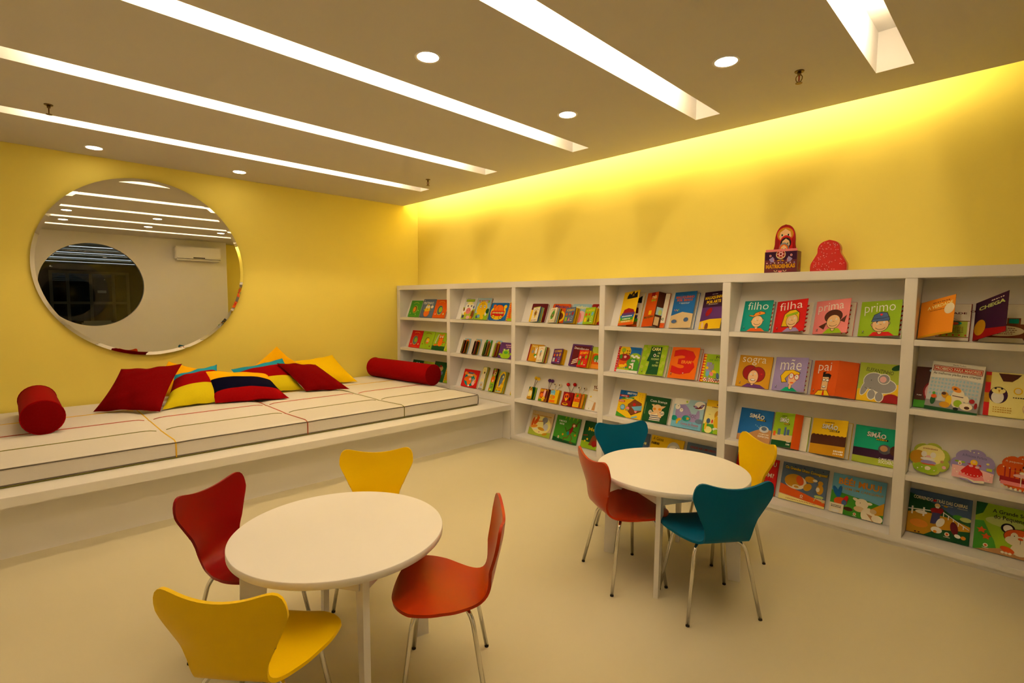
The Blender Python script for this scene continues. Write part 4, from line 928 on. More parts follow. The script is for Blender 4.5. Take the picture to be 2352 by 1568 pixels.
A['britto'] = [P_([(0, 1), (0.68, 1), (0.68, 0.86), (0.0, 0.62)], 'b'), P_([(0, 0), (0.45, 0), (0, 0.18)], 'g'), P_([(0.40, 0.50), (0.62, 0.72), (0.92, 0.60), (0.96, 0.30), (0.60, 0.10), (0.42, 0.26)], 'k'), P_([(0.41, 0.50), (0.62, 0.705), (0.91, 0.59), (0.945, 0.31), (0.60, 0.12), (0.43, 0.27)], 'n'), P_([(0.55, 0.42), (0.95, 0.52), (0.95, 0.34), (0.70, 0.30)], 'c'), P_([(0.58, 0.0), (0.98, 0.16), (0.98, 0.0)], 'y'), [E_(0.08 + 0.09 * (k % 5), 0.42 - 0.08 * (k // 5), 0.010, 0.010, 'N', n=6) for k in range(15)], [E_(0.80 + 0.09 * (k % 2), 0.92 - 0.08 * (k // 2), 0.010, 0.010, 'N', n=6) for k in range(8)], L_([(0.22, 1.0), (0.16, 0.86)], 0.012, 'k'), T_('BRITTO', 0.48, 0.91, 0.36, 0.075, 'w', 0, 0.04), B_(0.02, 0.755, 0.38, 0.83, 'r'), SQ(0.20, 0.79, 0.26, 0.04, 'w', 6), P_([(0.14, 0.66), (0.60, 0.72), (0.60, 0.78), (0.14, 0.73)], 'g'), SQ(0.40, 0.715, 0.28, 0.03, 'w', 7), B_(0.02, 0.55, 0.26, 0.62, 'r'), SQ(0.14, 0.585, 0.2, 0.035, 'w', 5), EO(0.22, 0.36, 0.09, 0.10, 'c', o=0.01), [SQ(0.22, 0.40 - 0.035 * k, 0.12, 0.012, 'w', 4, k) for k in range(3)], EO(0.43, 0.33, 0.07, 0.08, 'f', o=0.01), P_([(0.36, 0.31), (0.50, 0.31), (0.44, 0.25)], 'l'), P_([(0.62, 0.04), (0.84, 0.12), (0.86, 0.06), (0.66, 0.0)], 'c'), HRT(0.76, 0.26, 0.10, 'f'), E_(0.66, 0.52, 0.06, 0.06, 'r')]
A['licenca'] = [B_(0.12, 0.06, 0.92, 0.94, 'G'), B_(0.13, 0.07, 0.91, 0.93, 'n'), B_(0.13, 0.07, 0.91, 0.93, 'G'), E_(0.5, 0.5, 0.36, 0.40, 'G'), SQ(0.06, 0.5, 0.012, 0.6, 'L', 1), T_('Com licença', 0.54, 0.815, 0.68, 0.12, 'w', 0, 0.012), P_([(0.28, 0.06), (0.32, 0.30), (0.40, 0.36), (0.62, 0.38), (0.72, 0.30), (0.72, 0.08)], 'e'), [P_([(0.28, 0.09 + 0.075 * k), (0.73, 0.11 + 0.075 * k), (0.73, 0.14 + 0.075 * k), (0.285, 0.12 + 0.075 * k)], 'd') for k in range(3)], E_(0.30, 0.36, 0.08, 0.10, 'e', 20), [L_([(0.24, 0.40 - 0.05 * k), (0.36, 0.42 - 0.05 * k)], 0.02, 'd') for k in range(2)], E_(0.76, 0.38, 0.08, 0.10, 'e', -20), [L_([(0.70, 0.40 - 0.05 * k), (0.82, 0.40 - 0.05 * k)], 0.02, 'd') for k in range(2)], E_(0.54, 0.54, 0.19, 0.17, 's'), P_([(0.28, 0.68), (0.40, 0.70), (0.40, 0.58)], 's'), P_([(0.86, 0.68), (0.68, 0.66), (0.74, 0.56)], 's'), E_(0.44, 0.52, 0.06, 0.05, 'j'), E_(0.64, 0.53, 0.06, 0.05, 'j'), E_(0.44, 0.36, 0.14, 0.05, 's', 20), E_(0.66, 0.32, 0.14, 0.06, 's', -50)]
A['whale'] = [P_([(0, 0), (1, 0), (1, 0.40), (0.7, 0.36), (0.3, 0.38), (0, 0.34)], 'c'), P_([(0, 1), (0.5, 1), (0.46, 0.86), (0.3, 0.8), (0.0, 0.78)], 'w'), E_(0.85, 0.84, 0.18, 0.14, 'w'), P_([(0.10, 0.30), (0.08, 0.58), (0.18, 0.78), (0.36, 0.82), (0.50, 0.70), (0.62, 0.52), (0.76, 0.52), (0.80, 0.66), (0.86, 0.66), (0.90, 0.44), (0.84, 0.28), (0.70, 0.24), (0.4, 0.28)], 'v'), P_([(0.62, 0.80), (0.72, 0.82), (0.80, 0.76), (0.90, 0.88), (1.0, 0.90), (0.92, 0.76), (0.82, 0.72), (0.72, 0.72)], 'm'), E_(0.72, 0.78, 0.05, 0.03, 'v', 20), E_(0.91, 0.83, 0.05, 0.03, 'v', 50), E_(0.13, 0.70, 0.085, 0.095, 'w'), E_(0.15, 0.73, 0.014, 0.016, 'k', n=8), E_(0.27, 0.60, 0.06, 0.068, 'w'), E_(0.28, 0.62, 0.012, 0.014, 'k', n=8), [E_(0.58 + 0.045 * (k % 5), 0.48 - 0.06 * (k // 5) - 0.02 * (k % 2), 0.014, 0.014, 'P', n=8) for k in range(10)], E_(0.08, 0.30, 0.10, 0.09, 't'), E_(0.48, 0.34, 0.14, 0.10, 't'), E_(0.90, 0.30, 0.12, 0.08, 'U'), STAR(0.53, 0.34, 0.07, 'x'), E_(0.24, 0.26, 0.09, 0.05, 'y', 30), E_(0.20, 0.17, 0.03, 0.07, 'y', -10), [L_([(0.19 + 0.04 * k, 0.22), (0.20 + 0.04 * k, 0.30)], 0.012, 'n') for k in range(3)], E_(0.41, 0.91, 0.03, 0.035, 'l', 20), T_('Contos do Oceano', 0.62, 0.155, 0.58, 0.085, 'r', 0, 0.0), SQ(0.66, 0.075, 0.5, 0.014, 'U', 20)]
A['duck'] = [B_(0, 0.80, 1, 1, 'y'), SQ(0.7, 0.87, 0.34, 0.05, 'n', 5), SQ(0.62, 0.79, 0.6, 0.03, 'n', 10), SQ(0.26, 0.56, 0.12, 0.012, 'A', 3), P_([(0, 0), (1, 0), (1, 0.18), (0.5, 0.28), (0, 0.26)], 'g'), E_(0.66, 0.56, 0.16, 0.14, 'x'), E_(0.68, 0.36, 0.16, 0.20, 'y'), E_(0.70, 0.54, 0.05, 0.03, 'e'), E_(0.44, 0.36, 0.04, 0.06, 'r'), E_(0.24, 0.36, 0.10, 0.08, 'u'), E_(0.30, 0.10, 0.20, 0.10, 'Y'), E_(0.14, 0.20, 0.06, 0.12, 'y'), E_(0.66, 0.14, 0.14, 0.05, 'w'), E_(0.80, 0.06, 0.24, 0.09, 'l')]
A['gansa'] = [T_('A Gansa', 0.22, 0.90, 0.32, 0.11, 'k', 0, 0.0), SQ(0.16, 0.74, 0.26, 0.09, 'k', 6), E_(0.72, 0.64, 0.20, 0.26, 'q'), E_(0.72, 0.60, 0.16, 0.18, 'w'), E_(0.80, 0.70, 0.02, 0.025, 'k', n=8), P_([(0.86, 0.72), (0.98, 0.66), (0.86, 0.62)], 'o'), P_([(0, 0), (1, 0), (1, 0.16), (0, 0.22)], 'l')]
A['onde'] = [T_('ONDE HÁ UM URSO, HÁ', 0.52, 0.87, 0.86, 0.10, 'R', 0, 0.02), P_([(0, 0), (1, 0), (1, 0.34), (0.5, 0.44), (0, 0.36)], 'g'), E_(0.5, 0.40, 0.2, 0.22, 'n'), E_(0.40, 0.60, 0.05, 0.06, 'n'), E_(0.60, 0.60, 0.05, 0.06, 'n'), E_(0.5, 0.34, 0.09, 0.08, 'h')]
A['blueB'] = [P_([(0, 0), (1, 0), (1, 0.4), (0, 0.5)], 'C'), T_('A', 0.72, 0.82, 0.08, 0.11, 'S', 0, 0.01), SQ(0.80, 0.66, 0.30, 0.09, 'Y', 5), E_(0.35, 0.35, 0.18, 0.2, 'e')]
A['cheg'] = [T_('CHEGOU', 0.72, 0.86, 0.46, 0.13, 'e', 0, 0.02), T_('EU', 0.72, 0.70, 0.16, 0.12, 'e', 0, 0.02), T_('COM?', 0.75, 0.54, 0.36, 0.12, 'e', 0, 0.02), SQ(0.70, 0.42, 0.4, 0.03, 'R', 9), SQ(0.74, 0.35, 0.3, 0.03, 'R', 7), E_(0.24, 0.40, 0.16, 0.24, 'n'), E_(0.2, 0.78, 0.03, 0.03, 'q'), P_([(0, 0), (1, 0), (1, 0.12), (0, 0.2)], 'O')]
# column 3
A['preoc'] = [P_([(0, 0), (1, 0), (1, 0.22), (0.5, 0.16), (0.25, 0.2), (0, 0.30)], 'X'), E_(0.5, 0.45, 0.45, 0.36, 'Y'), T_('A', 0.12, 0.93, 0.04, 0.06, 'x', 0, 0.0), SQ(0.48, 0.83, 0.86, 0.045, 'x', 22), E_(0.13, 0.52, 0.055, 0.20, 'O', -8), E_(0.28, 0.58, 0.07, 0.17, 'O', -25), E_(0.33, 0.72, 0.065, 0.07, 'o'), P_([(0.26, 0.78), (0.28, 0.86), (0.33, 0.80)], 'o'), L_([(0.36, 0.58), (0.56, 0.62)], 0.03, 'O'), E_(0.22, 0.36, 0.16, 0.06, 'j', 15), E_(0.66, 0.68, 0.12, 0.12, 'a'), E_(0.66, 0.52, 0.05, 0.16, 'a', 10), E_(0.74, 0.40, 0.11, 0.15, 'q'), E_(0.56, 0.30, 0.16, 0.06, 'x', -8), E_(0.30, 0.26, 0.12, 0.03, 'w', 10), BADGE(0.50, 0.17, 0.035), E_(0.76, 0.12, 0.12, 0.05, 'x', 20)]
A['macp'] = [E_(0.45, 0.5, 0.4, 0.42, 'g'), P_([(0, 0), (1, 0), (1, 0.08), (0.5, 0.10), (0, 0.16)], 'G'), [P_([(0.36 + 0.16 * k, 1), (0.42 + 0.16 * k, 1), (0.37 + 0.16 * k, 0.86)], 'l') for k in range(4)], T_('O MACACO', 0.28, 0.80, 0.32, 0.075, 'w', 0, 0.02), T_('PINTOR', 0.27, 0.69, 0.20, 0.07, 'w', 0, 0.02), L_([(0.82, 0.70), (0.97, 0.92)], 0.025, 'N'), E_(0.86, 0.72, 0.05, 0.05, 'n'), E_(0.76, 0.72, 0.075, 0.08, 'n'), E_(0.78, 0.70, 0.05, 0.055, 's'), E_(0.76, 0.73, 0.012, 0.016, 'w', n=8), E_(0.81, 0.73, 0.012, 0.016, 'w', n=8), E_(0.70, 0.50, 0.06, 0.17, 'R', -15), L_([(0.66, 0.56), (0.52, 0.44), (0.44, 0.58)], 0.025, 'N'), L_([(0.76, 0.50), (0.92, 0.46)], 0.025, 'N'), L_([(0.66, 0.34), (0.60, 0.20), (0.46, 0.18), (0.46, 0.08)], 0.028, 'n'), L_([(0.72, 0.34), (0.80, 0.20), (0.74, 0.06), (0.84, 0.05)], 0.028, 'n'), E_(0.60, 0.38, 0.055, 0.07, 't'), E_(0.40, 0.30, 0.04, 0.045, 'x'), E_(0.90, 0.36, 0.04, 0.045, 'x'), BADGE(0.24, 0.18, 0.035)]
A['me'] = [E_(0.2, 0.5, 0.3, 0.34, 'G'), P_([(0, 0), (1, 0), (1, 0.2), (0, 0.26)], 'l'), P_([(0.6, 1), (1, 1), (1, 0.6), (0.68, 0.8)], 'C'), T_('Me', 0.32, 0.72, 0.26, 0.13, 'y', 0, 0.02), P_([(0.30, 0.14), (0.40, 0.48), (0.56, 0.60), (0.72, 0.5), (0.72, 0.14)], 'n'), E_(0.52, 0.22, 0.10, 0.12, 'R'), E_(0.74, 0.28, 0.11, 0.22, 'q'), E_(0.72, 0.34, 0.014, 0.018, 'k', n=8), [E_(0.06 + 0.06 * k, 0.46 + 0.01 * k, 0.02, 0.02, 'r', n=8) for k in range(3)], STAR(0.14, 0.26, 0.05, 'y'), STAR(0.22, 0.34, 0.05, 'y'), BADGE(0.66, 0.06, 0.03)]
A['brown'] = [B_(0, 0, 0.2, 0.66, 'y'), E_(0.6, 0.4, 0.25, 0.3, 'x')]
A['flower'] = [B_(0.0, 0.95, 1, 1, 'X'), ARC(0.5, 0.66, 0.34, 0.20, 30, 150, 0.03, 'a'), STAR(0.5, 0.56, 0.26, 'x', 9, 0.7), E_(0.5, 0.56, 0.12, 0.11, 'n'), [E_(0.5 + 0.16 * math.cos(k), 0.56 + 0.14 * math.sin(k), 0.04, 0.03, 'X', n=8) for k in range(6)], P_([(0.38, 0.26), (0.62, 0.26), (0.5, 0.4)], 'y'), [E_(0.12 + 0.17 * k, 0.10, 0.035, 0.05, 'GrbnxO'[k % 6], n=8) for k in range(5)]]
A['leaf'] = [ARC(0.5, 0.70, 0.34, 0.20, 30, 150, 0.03, 'h'), P_([(0.36, 0.22), (0.24, 0.42), (0.36, 0.66), (0.62, 0.88), (0.76, 0.66), (0.74, 0.42), (0.56, 0.24)], 'g'), E_(0.52, 0.48, 0.12, 0.12, 'n'), E_(0.53, 0.50, 0.04, 0.05, 'S'), [E_(0.14 + 0.17 * k, 0.10, 0.035, 0.05, 'NqyoX'[k % 5], n=8) for k in range(5)]]
A['macaco'] = [T_('Macaco', 0.52, 0.86, 0.78, 0.16, 'p', -3, 0.03), E_(0.5, 0.35, 0.3, 0.3, 'y'), E_(0.5, 0.35, 0.2, 0.2, 'n')]
A['elefante'] = [T_('elefante', 0.54, 0.84, 0.70, 0.16, 'Y', -3, 0.02), E_(0.5, 0.36, 0.3, 0.3, 'F'), E_(0.48, 0.30, 0.1, 0.26, 'f')]
A['redA'] = [STAR(0.42, 0.8, 0.12, 'w', 4, 0.4), E_(0.5, 0.4, 0.3, 0.3, 'y')]
def concept(title, cols, tc='y'):
    return [T_(title, 0.52, 0.84, 0.80, 0.15, tc, 2, 0.02), E_(0.20, 0.58, 0.10, 0.10, cols[0], 20), STAR(0.50, 0.58, 0.11, cols[1]), E_(0.80, 0.60, 0.10, 0.12, cols[2], -20), B_(0.10, 0.14, 0.32, 0.40, cols[3]), P_([(0.40, 0.14), (0.62, 0.14), (0.54, 0.42)], cols[4]), EO(0.78, 0.34, 0.07, 0.08, cols[6], o=0.015, oc=cols[5]), SQ(0.78, 0.14, 0.2, 0.05, 'w', 3)]
A['formas'] = concept('FORMAS', 'OxRlfqU')
A['numeros'] = concept('NÚMEROS', 'OrcyNel')
A['cores'] = concept('CORES', 'Oyxqrqp')
A['estampas'] = concept('ESTAMPAS', 'SGlgXor')
A['toca'] = [B_(0, 0, 0.09, 1, 'R'), T_('TOCA', 0.36, 0.88, 0.40, 0.11, 'Y', 0, 0.02), SQ(0.80, 0.86, 0.3, 0.08, 'Y', 4), E_(0.30, 0.56, 0.09, 0.10, 'a'), L_([(0.30, 0.62), (0.32, 0.78)], 0.02, 'a'), E_(0.52, 0.58, 0.08, 0.14, 'w'), E_(0.47, 0.74, 0.03, 0.09, 'w', 15), E_(0.56, 0.75, 0.03, 0.09, 'w', -5), E_(0.52, 0.36, 0.10, 0.07, 'g'), E_(0.58, 0.28, 0.07, 0.08, 'w'), SQ(0.55, 0.10, 0.4, 0.025, 'O', 9)]
A['bird'] = [ARC(0.5, 0.70, 0.34, 0.18, 30, 150, 0.03, 'j'), E_(0.50, 0.52, 0.12, 0.15, 'h'), E_(0.48, 0.68, 0.12, 0.06, 'c', 20), E_(0.42, 0.5, 0.05, 0.12, 'a', 10), L_([(0.48, 0.38), (0.46, 0.28)], 0.02, 'n'), L_([(0.54, 0.38), (0.54, 0.28)], 0.02, 'n'), [E_(0.14 + 0.14 * k, 0.11, 0.035, 0.05, 'XxxScj'[k % 6], n=8) for k in range(6)]]
A['desculpe'] = [B_(0.09, 0.05, 0.93, 0.93, 'm'), T_('Desculpe-me', 0.50, 0.80, 0.74, 0.13, 'w', -2, 0.012), E_(0.70, 0.50, 0.20, 0.18, 's'), P_([(0.52, 0.60), (0.62, 0.68), (0.66, 0.56)], 's'), E_(0.56, 0.40, 0.12, 0.10, 'j'), [L_([(0.14 + 0.02 * k, 0.10 + 0.08 * k), (0.45, 0.22 + 0.08 * k), (0.70, 0.16 + 0.08 * k)], 0.035, 'e') for k in range(3)]]
A['yg'] = [E_(0.3, 0.3, 0.4, 0.4, 'O'), B_(0, 0, 1, 0.2, 'j'), E_(0.4, 0.46, 0.2, 0.16, 'g'), EYES(0.36, 0.56, 0.36, 0.06), B_(0, 0.72, 1, 1, 'X')]
# column 1 and 2
A['dragon'] = [ARC(0.5, 0.76, 0.26, 0.12, 30, 150, 0.03, 'X'), E_(0.5, 0.46, 0.21, 0.24, 'X'), E_(0.48, 0.47, 0.17, 0.20, 'N'), E_(0.46, 0.46, 0.12, 0.16, 'j'), [STAR(x, y, 0.04, 'Y', 4) for x, y in ((0.16, 0.22), (0.80, 0.40), (0.66, 0.16))], SQ(0.5, 0.07, 0.6, 0.025, 'l', 10)]
A['pint'] = [T_('O', 0.10, 0.925, 0.06, 0.07, 'w', 0, 0.0), T_('PINTINHO', 0.46, 0.78, 0.80, 0.15, 'w', 0, 0.012), EO(0.50, 0.46, 0.20, 0.24, 'y', oc='n'), EO(0.48, 0.24, 0.22, 0.20, 'o', oc='n'), P_([(0.28, 0.36), (0.36, 0.30), (0.42, 0.38), (0.50, 0.30), (0.58, 0.38), (0.68, 0.32), (0.68, 0.46), (0.28, 0.46)], 'y'), E_(0.41, 0.57, 0.075, 0.085, 'w'), E_(0.58, 0.57, 0.075, 0.085, 'w'), E_(0.42, 0.57, 0.014, 0.02, 'k', n=8), E_(0.57, 0.57, 0.014, 0.02, 'k', n=8), P_([(0.46, 0.46), (0.55, 0.46), (0.50, 0.40)], 'O'), E_(0.82, 0.58, 0.10, 0.085, 'e'), E_(0.24, 0.42, 0.04, 0.03, 'X'), E_(0.78, 0.40, 0.04, 0.03, 'X')]
A['turtle'] = [ARC(0.5, 0.80, 0.26, 0.10, 30, 150, 0.03, 'j'), E_(0.47, 0.42, 0.22, 0.26, 'L'), E_(0.48, 0.43, 0.20, 0.235, 'G'), E_(0.49, 0.43, 0.18, 0.21, 'U'), E_(0.51, 0.45, 0.13, 0.15, 'l'), STAR(0.82, 0.22, 0.06, 'L', 6, 0.7), STAR(0.18, 0.20, 0.05, 'F', 6, 0.7), SQ(0.5, 0.70, 0.4, 0.06, 'O', 6), SQ(0.5, 0.06, 0.6, 0.025, 'o', 10)]
A['lion'] = [ARC(0.5, 0.80, 0.26, 0.10, 30, 150, 0.03, 'n'), EO(0.50, 0.44, 0.20, 0.22, 'n', o=0.0), E_(0.52, 0.42, 0.17, 0.20, 'l'), E_(0.56, 0.48, 0.13, 0.13, 'y'), E_(0.54, 0.40, 0.09, 0.08, 'F'), E_(0.54, 0.34, 0.10, 0.05, 'o'), STAR(0.82, 0.16, 0.06, 'n', 6, 0.6), STAR(0.16, 0.26, 0.05, 'n', 6, 0.6)]
A['tiger'] = [B_(0, 0, 1, 0.24, 'G'), E_(0.56, 0.46, 0.19, 0.24, 'o'), E_(0.56, 0.70, 0.20, 0.16, 'o'), E_(0.48, 0.76, 0.06, 0.06, 'e'), E_(0.66, 0.76, 0.06, 0.06, 'e'), E_(0.56, 0.68, 0.03, 0.025, 'N'), E_(0.42, 0.86, 0.05, 0.05, 'o'), E_(0.70, 0.87, 0.05, 0.05, 'o'), [E_(0.36 + 0.02 * k, 0.36 + 0.1 * k, 0.05, 0.014, 'N', 30) for k in range(5)], [E_(0.76 - 0.01 * k, 0.36 + 0.1 * k, 0.05, 0.014, 'N', -30) for k in range(5)], P_([(0.22, 0.36), (0.36, 0.88), (0.30, 0.9), (0.16, 0.4)], 'q'), E_(0.24, 0.28, 0.14, 0.05, 'o', 10), E_(0.86, 0.46, 0.06, 0.05, 'O')]
A['jungle'] = [E_(0.6, 0.66, 0.16, 0.13, 'h'), E_(0.55, 0.78, 0.08, 0.06, 'R'), E_(0.74, 0.44, 0.1, 0.1, 'U'), B_(0.55, 0.06, 0.66, 0.46, 'y'), [B_(0.66, 0.08 + 0.1 * k, 0.72, 0.13 + 0.1 * k, 'y') for k in range(4)], E_(0.2, 0.3, 0.2, 0.2, 'N')]
A['jungle2'] = [E_(0.5, 0.5, 0.3, 0.34, 'l'), EYES(0.4, 0.6, 0.8, 0.07), E_(0.5, 0.4, 0.16, 0.1, 'x')]
A['cow'] = [B_(0.10, 0.81, 0.80, 0.93, 'l'), SQ(0.45, 0.87, 0.6, 0.06, 'X', 6), SQ(0.3, 0.965, 0.3, 0.018, 'A', 6), P_([(0, 0), (1, 0), (1, 0.46), (0, 0.56)], 'X'), E_(0.5, 0.56, 0.34, 0.22, 'w'), E_(0.5, 0.74, 0.24, 0.07, 'Y'), E_(0.16, 0.36, 0.16, 0.16, 'w'), E_(0.10, 0.44, 0.06, 0.08, 'n'), E_(0.47, 0.38, 0.20, 0.15, 'f'), E_(0.36, 0.61, 0.04, 0.05, 'k'), E_(0.64, 0.61, 0.04, 0.05, 'k'), E_(0.41, 0.40, 0.02, 0.02, 'm', n=8), E_(0.55, 0.42, 0.02, 0.02, 'm', n=8), E_(0.24, 0.26, 0.09, 0.07, 'y'), B_(0.06, 0.05, 0.22, 0.18, 'd'), E_(0.56, 0.08, 0.14, 0.08, 'F'), E_(0.86, 0.22, 0.12, 0.2, 'n'), E_(0.80, 0.08, 0.06, 0.06, 'o'), E_(0.84, 0.56, 0.05, 0.07, 'u')]
A['cat'] = [T_('FILHOTES', 0.46, 0.855, 0.76, 0.13, 'O', 0, 0.02), P_([(0, 0), (1, 0), (1, 0.40), (0, 0.30)], 'l'), STAR(0.46, 0.50, 0.40, 'y', 14, 0.84), P_([(0.20, 0.62), (0.22, 0.78), (0.34, 0.70)], 'y'), P_([(0.60, 0.70), (0.76, 0.78), (0.76, 0.62)], 'y'), EYES(0.33, 0.62, 0.61, 0.06), E_(0.46, 0.51, 0.04, 0.03, 'f'), [L_([(0.46 + 0.09 * k, 0.76), (0.46 + 0.07 * k, 0.70)], 0.018, 'n') for k in (-1, 0, 1)], E_(0.82, 0.28, 0.07, 0.10, 'w'), E_(0.80, 0.40, 0.02, 0.06, 'w'), B_(0.14, 0.06, 0.30, 0.18, 'd'), E_(0.34, 0.16, 0.1, 0.08, 'c'), E_(0.60, 0.10, 0.12, 0.09, 'y'), E_(0.90, 0.40, 0.12, 0.12, 'G'), E_(0.84, 0.84, 0.06, 0.06, 'l')]
A['bus'] = [E_(0.48, 0.45, 0.44, 0.42, 'y'), EO(0.22, 0.80, 0.09, 0.10, 'o', oc='n'), EO(0.84, 0.78, 0.08, 0.10, 'y', oc='x'), P_([(0.18, 0.52), (0.24, 0.78), (0.40, 0.90), (0.62, 0.88), (0.76, 0.76), (0.80, 0.52)], 'N'), P_([(0.20, 0.52), (0.26, 0.77), (0.41, 0.88), (0.61, 0.86), (0.74, 0.75), (0.78, 0.52)], 'o'), L_([(0.42, 0.52), (0.46, 0.86)], 0.012, 'n'), B_(0.10, 0.24, 0.86, 0.54, 'r'), SQ(0.5, 0.43, 0.66, 0.11, 'L', 11), EO(0.26, 0.20, 0.08, 0.10, 'y', oc='N', o=0.025), EO(0.70, 0.18, 0.08, 0.10, 'y', oc='N', o=0.025), E_(0.26, 0.20, 0.025, 0.03, 'k', n=8), E_(0.70, 0.18, 0.025, 0.03, 'k', n=8)]
A['stripe'] = [[P_([(0.0, 0.04 + 0.1 * k), (0.2, 0.08 + 0.1 * k), (0.0, 0.10 + 0.1 * k)], 'y') for k in range(10)], E_(0.6, 0.4, 0.3, 0.3, 'x'), B_(0.1, 0, 1, 0.14, 'l')]
A['frog'] = [SQ(0.62, 0.84, 0.5, 0.07, 'F', 7), SQ(0.66, 0.72, 0.42, 0.06, 'F', 6), E_(0.5, 0.16, 0.34, 0.18, 'l'), E_(0.5, 0.38, 0.24, 0.18, 'l'), E_(0.34, 0.54, 0.07, 0.07, 'l'), E_(0.62, 0.56, 0.07, 0.07, 'l'), E_(0.36, 0.53, 0.045, 0.04, 'w'), E_(0.62, 0.55, 0.045, 0.04, 'w'), E_(0.50, 0.37, 0.14, 0.09, 'g'), E_(0.12, 0.24, 0.09, 0.06, 'l', 30), E_(0.86, 0.30, 0.09, 0.07, 'l', -20)]
A['bunny'] = [EO(0.5, 0.46, 0.38, 0.40, 't', o=0.0), P_([(0.5, 0.86), (0.86, 0.70), (0.88, 0.30), (0.70, 0.12), (0.80, 0.5), (0.7, 0.66)], 'j'), E_(0.46, 0.72, 0.22, 0.14, 'j'), B_(0.30, 0.76, 0.62, 0.84, 'u'), SQ(0.46, 0.68, 0.36, 0.07, 'e', 6), E_(0.16, 0.76, 0.09, 0.09, 'j'), E_(0.34, 0.46, 0.22, 0.13, 'o', 15), E_(0.50, 0.36, 0.12, 0.20, 'o'), E_(0.50, 0.46, 0.07, 0.07, 'F'), P_([(0.40, 0.36), (0.50, 0.12), (0.44, 0.08), (0.32, 0.3)], 'o'), E_(0.74, 0.26, 0.09, 0.13, 'F'), E_(0.70, 0.44, 0.025, 0.09, 'F', 10), E_(0.79, 0.44, 0.025, 0.09, 'F', -20), E_(0.50, 0.09, 0.06, 0.05, 'e')]
A['bear'] = [E_(0.5, 0.82, 0.34, 0.15, 'Y'), E_(0.28, 0.93, 0.1, 0.05, 'Y'), E_(0.72, 0.93, 0.1, 0.05, 'Y'), E_(0.60, 0.74, 0.12, 0.05, 'N'), E_(0.46, 0.86, 0.04, 0.016, 'n', n=8), E_(0.70, 0.85, 0.04, 0.016, 'n', n=8), E_(0.48, 0.48, 0.40, 0.16, 'e'), E_(0.48, 0.42, 0.2, 0.06, 'Y'), E_(0.50, 0.18, 0.42, 0.16, 'q'), B_(0.36, 0.15, 0.66, 0.25, 'x'), B_(0.44, 0.17, 0.58, 0.22, 'S'), B_(0.08, 0.02, 0.92, 0.06, 'a')]
A['dog'] = [E_(0.52, 0.80, 0.34, 0.14, 'h'), E_(0.20, 0.84, 0.12, 0.10, 'R'), E_(0.80, 0.92, 0.12, 0.08, 'R'), E_(0.60, 0.76, 0.18, 0.08, 's'), E_(0.64, 0.77, 0.09, 0.035, 'm'), E_(0.40, 0.83, 0.04, 0.016, 'k', n=8), E_(0.70, 0.86, 0.04, 0.016, 'k', n=8), E_(0.48, 0.52, 0.40, 0.14, 'o'), E_(0.52, 0.46, 0.10, 0.05, 'e'), B_(0.10, 0.02, 0.92, 0.36, 'l'), B_(0.24, 0.14, 0.80, 0.32, 'g'), SQ(0.5, 0.26, 0.44, 0.05, 'h', 5), SQ(0.5, 0.19, 0.36, 0.04, 'h', 4), E_(0.20, 0.10, 0.10, 0.05, 'O'), E_(0.42, 0.07, 0.07, 0.04, 'Y')]
A['dolph'] = [P_([(0.02, 0.02), (0.92, 0.02), (0.96, 0.40), (0.10, 0.40)], 'y'), P_([(0.30, 0.28), (0.22, 0.52), (0.34, 0.80), (0.62, 0.92), (0.88, 0.86), (0.92, 0.70), (0.78, 0.62), (0.70, 0.46), (0.52, 0.36)], 'U'), E_(0.70, 0.74, 0.10, 0.06, 'Y'), E_(0.70, 0.74, 0.03, 0.02, 'k', n=8), P_([(0.30, 0.24), (0.60, 0.42), (0.54, 0.28)], 'q'), P_([(0.55, 0.40), (0.9, 0.54), (0.88, 0.38)], 'x'), SQ(0.5, 0.22, 0.64, 0.03, 'n', 9), B_(0.04, 0.03, 0.84, 0.09, 'C'), E_(0.2, 0.10, 0.12, 0.04, 'l'), E_(0.62, 0.11, 0.1, 0.03, 'O')]
# small antenna books
A['beeb'] = [E_(0.5, 0.40, 0.30, 0.32, 'y'), E_(0.46, 0.44, 0.24, 0.26, 'Y'), E_(0.52, 0.80, 0.16, 0.12, 'n'), ARC(0.46, 0.24, 0.24, 0.10, 190, 350, 0.06, 'n'), E_(0.2, 0.4, 0.1, 0.22, 'e'), E_(0.8, 0.44, 0.1, 0.22, 'e'), B_(0.04, 0.02, 0.96, 0.14, 'x')]
A['purb'] = [E_(0.36, 0.55, 0.26, 0.30, 'R'), E_(0.34, 0.48, 0.18, 0.16, 'o'), E_(0.30, 0.84, 0.16, 0.12, 'x'), E_(0.62, 0.62, 0.12, 0.3, 'F'), E_(0.86, 0.56, 0.13, 0.36, 'm'), E_(0.58, 0.22, 0.16, 0.16, 'y'), E_(0.58, 0.22, 0.05, 0.05, 'x'), B_(0.05, 0.02, 0.42, 0.16, 'g'), B_(0.70, 0.02, 0.96, 0.2, 'n')]
A['blub'] = [P_([(0.05, 0.60), (0.0, 0.95), (0.18, 0.90), (0.36, 0.98), (0.56, 0.88), (0.56, 0.60)], 'c'), [E_(0.14 + 0.14 * k, 0.66, 0.03, 0.035, 'w', n=8) for k in range(3)], E_(0.30, 0.44, 0.26, 0.16, 'x'), E_(0.52, 0.44, 0.12, 0.12, 'o'), B_(0.04, 0.06, 0.70, 0.24, 'o'), P_([(0.70, 0.3), (0.80, 0.86), (0.92, 0.92), (0.9, 0.3)], 'y')]
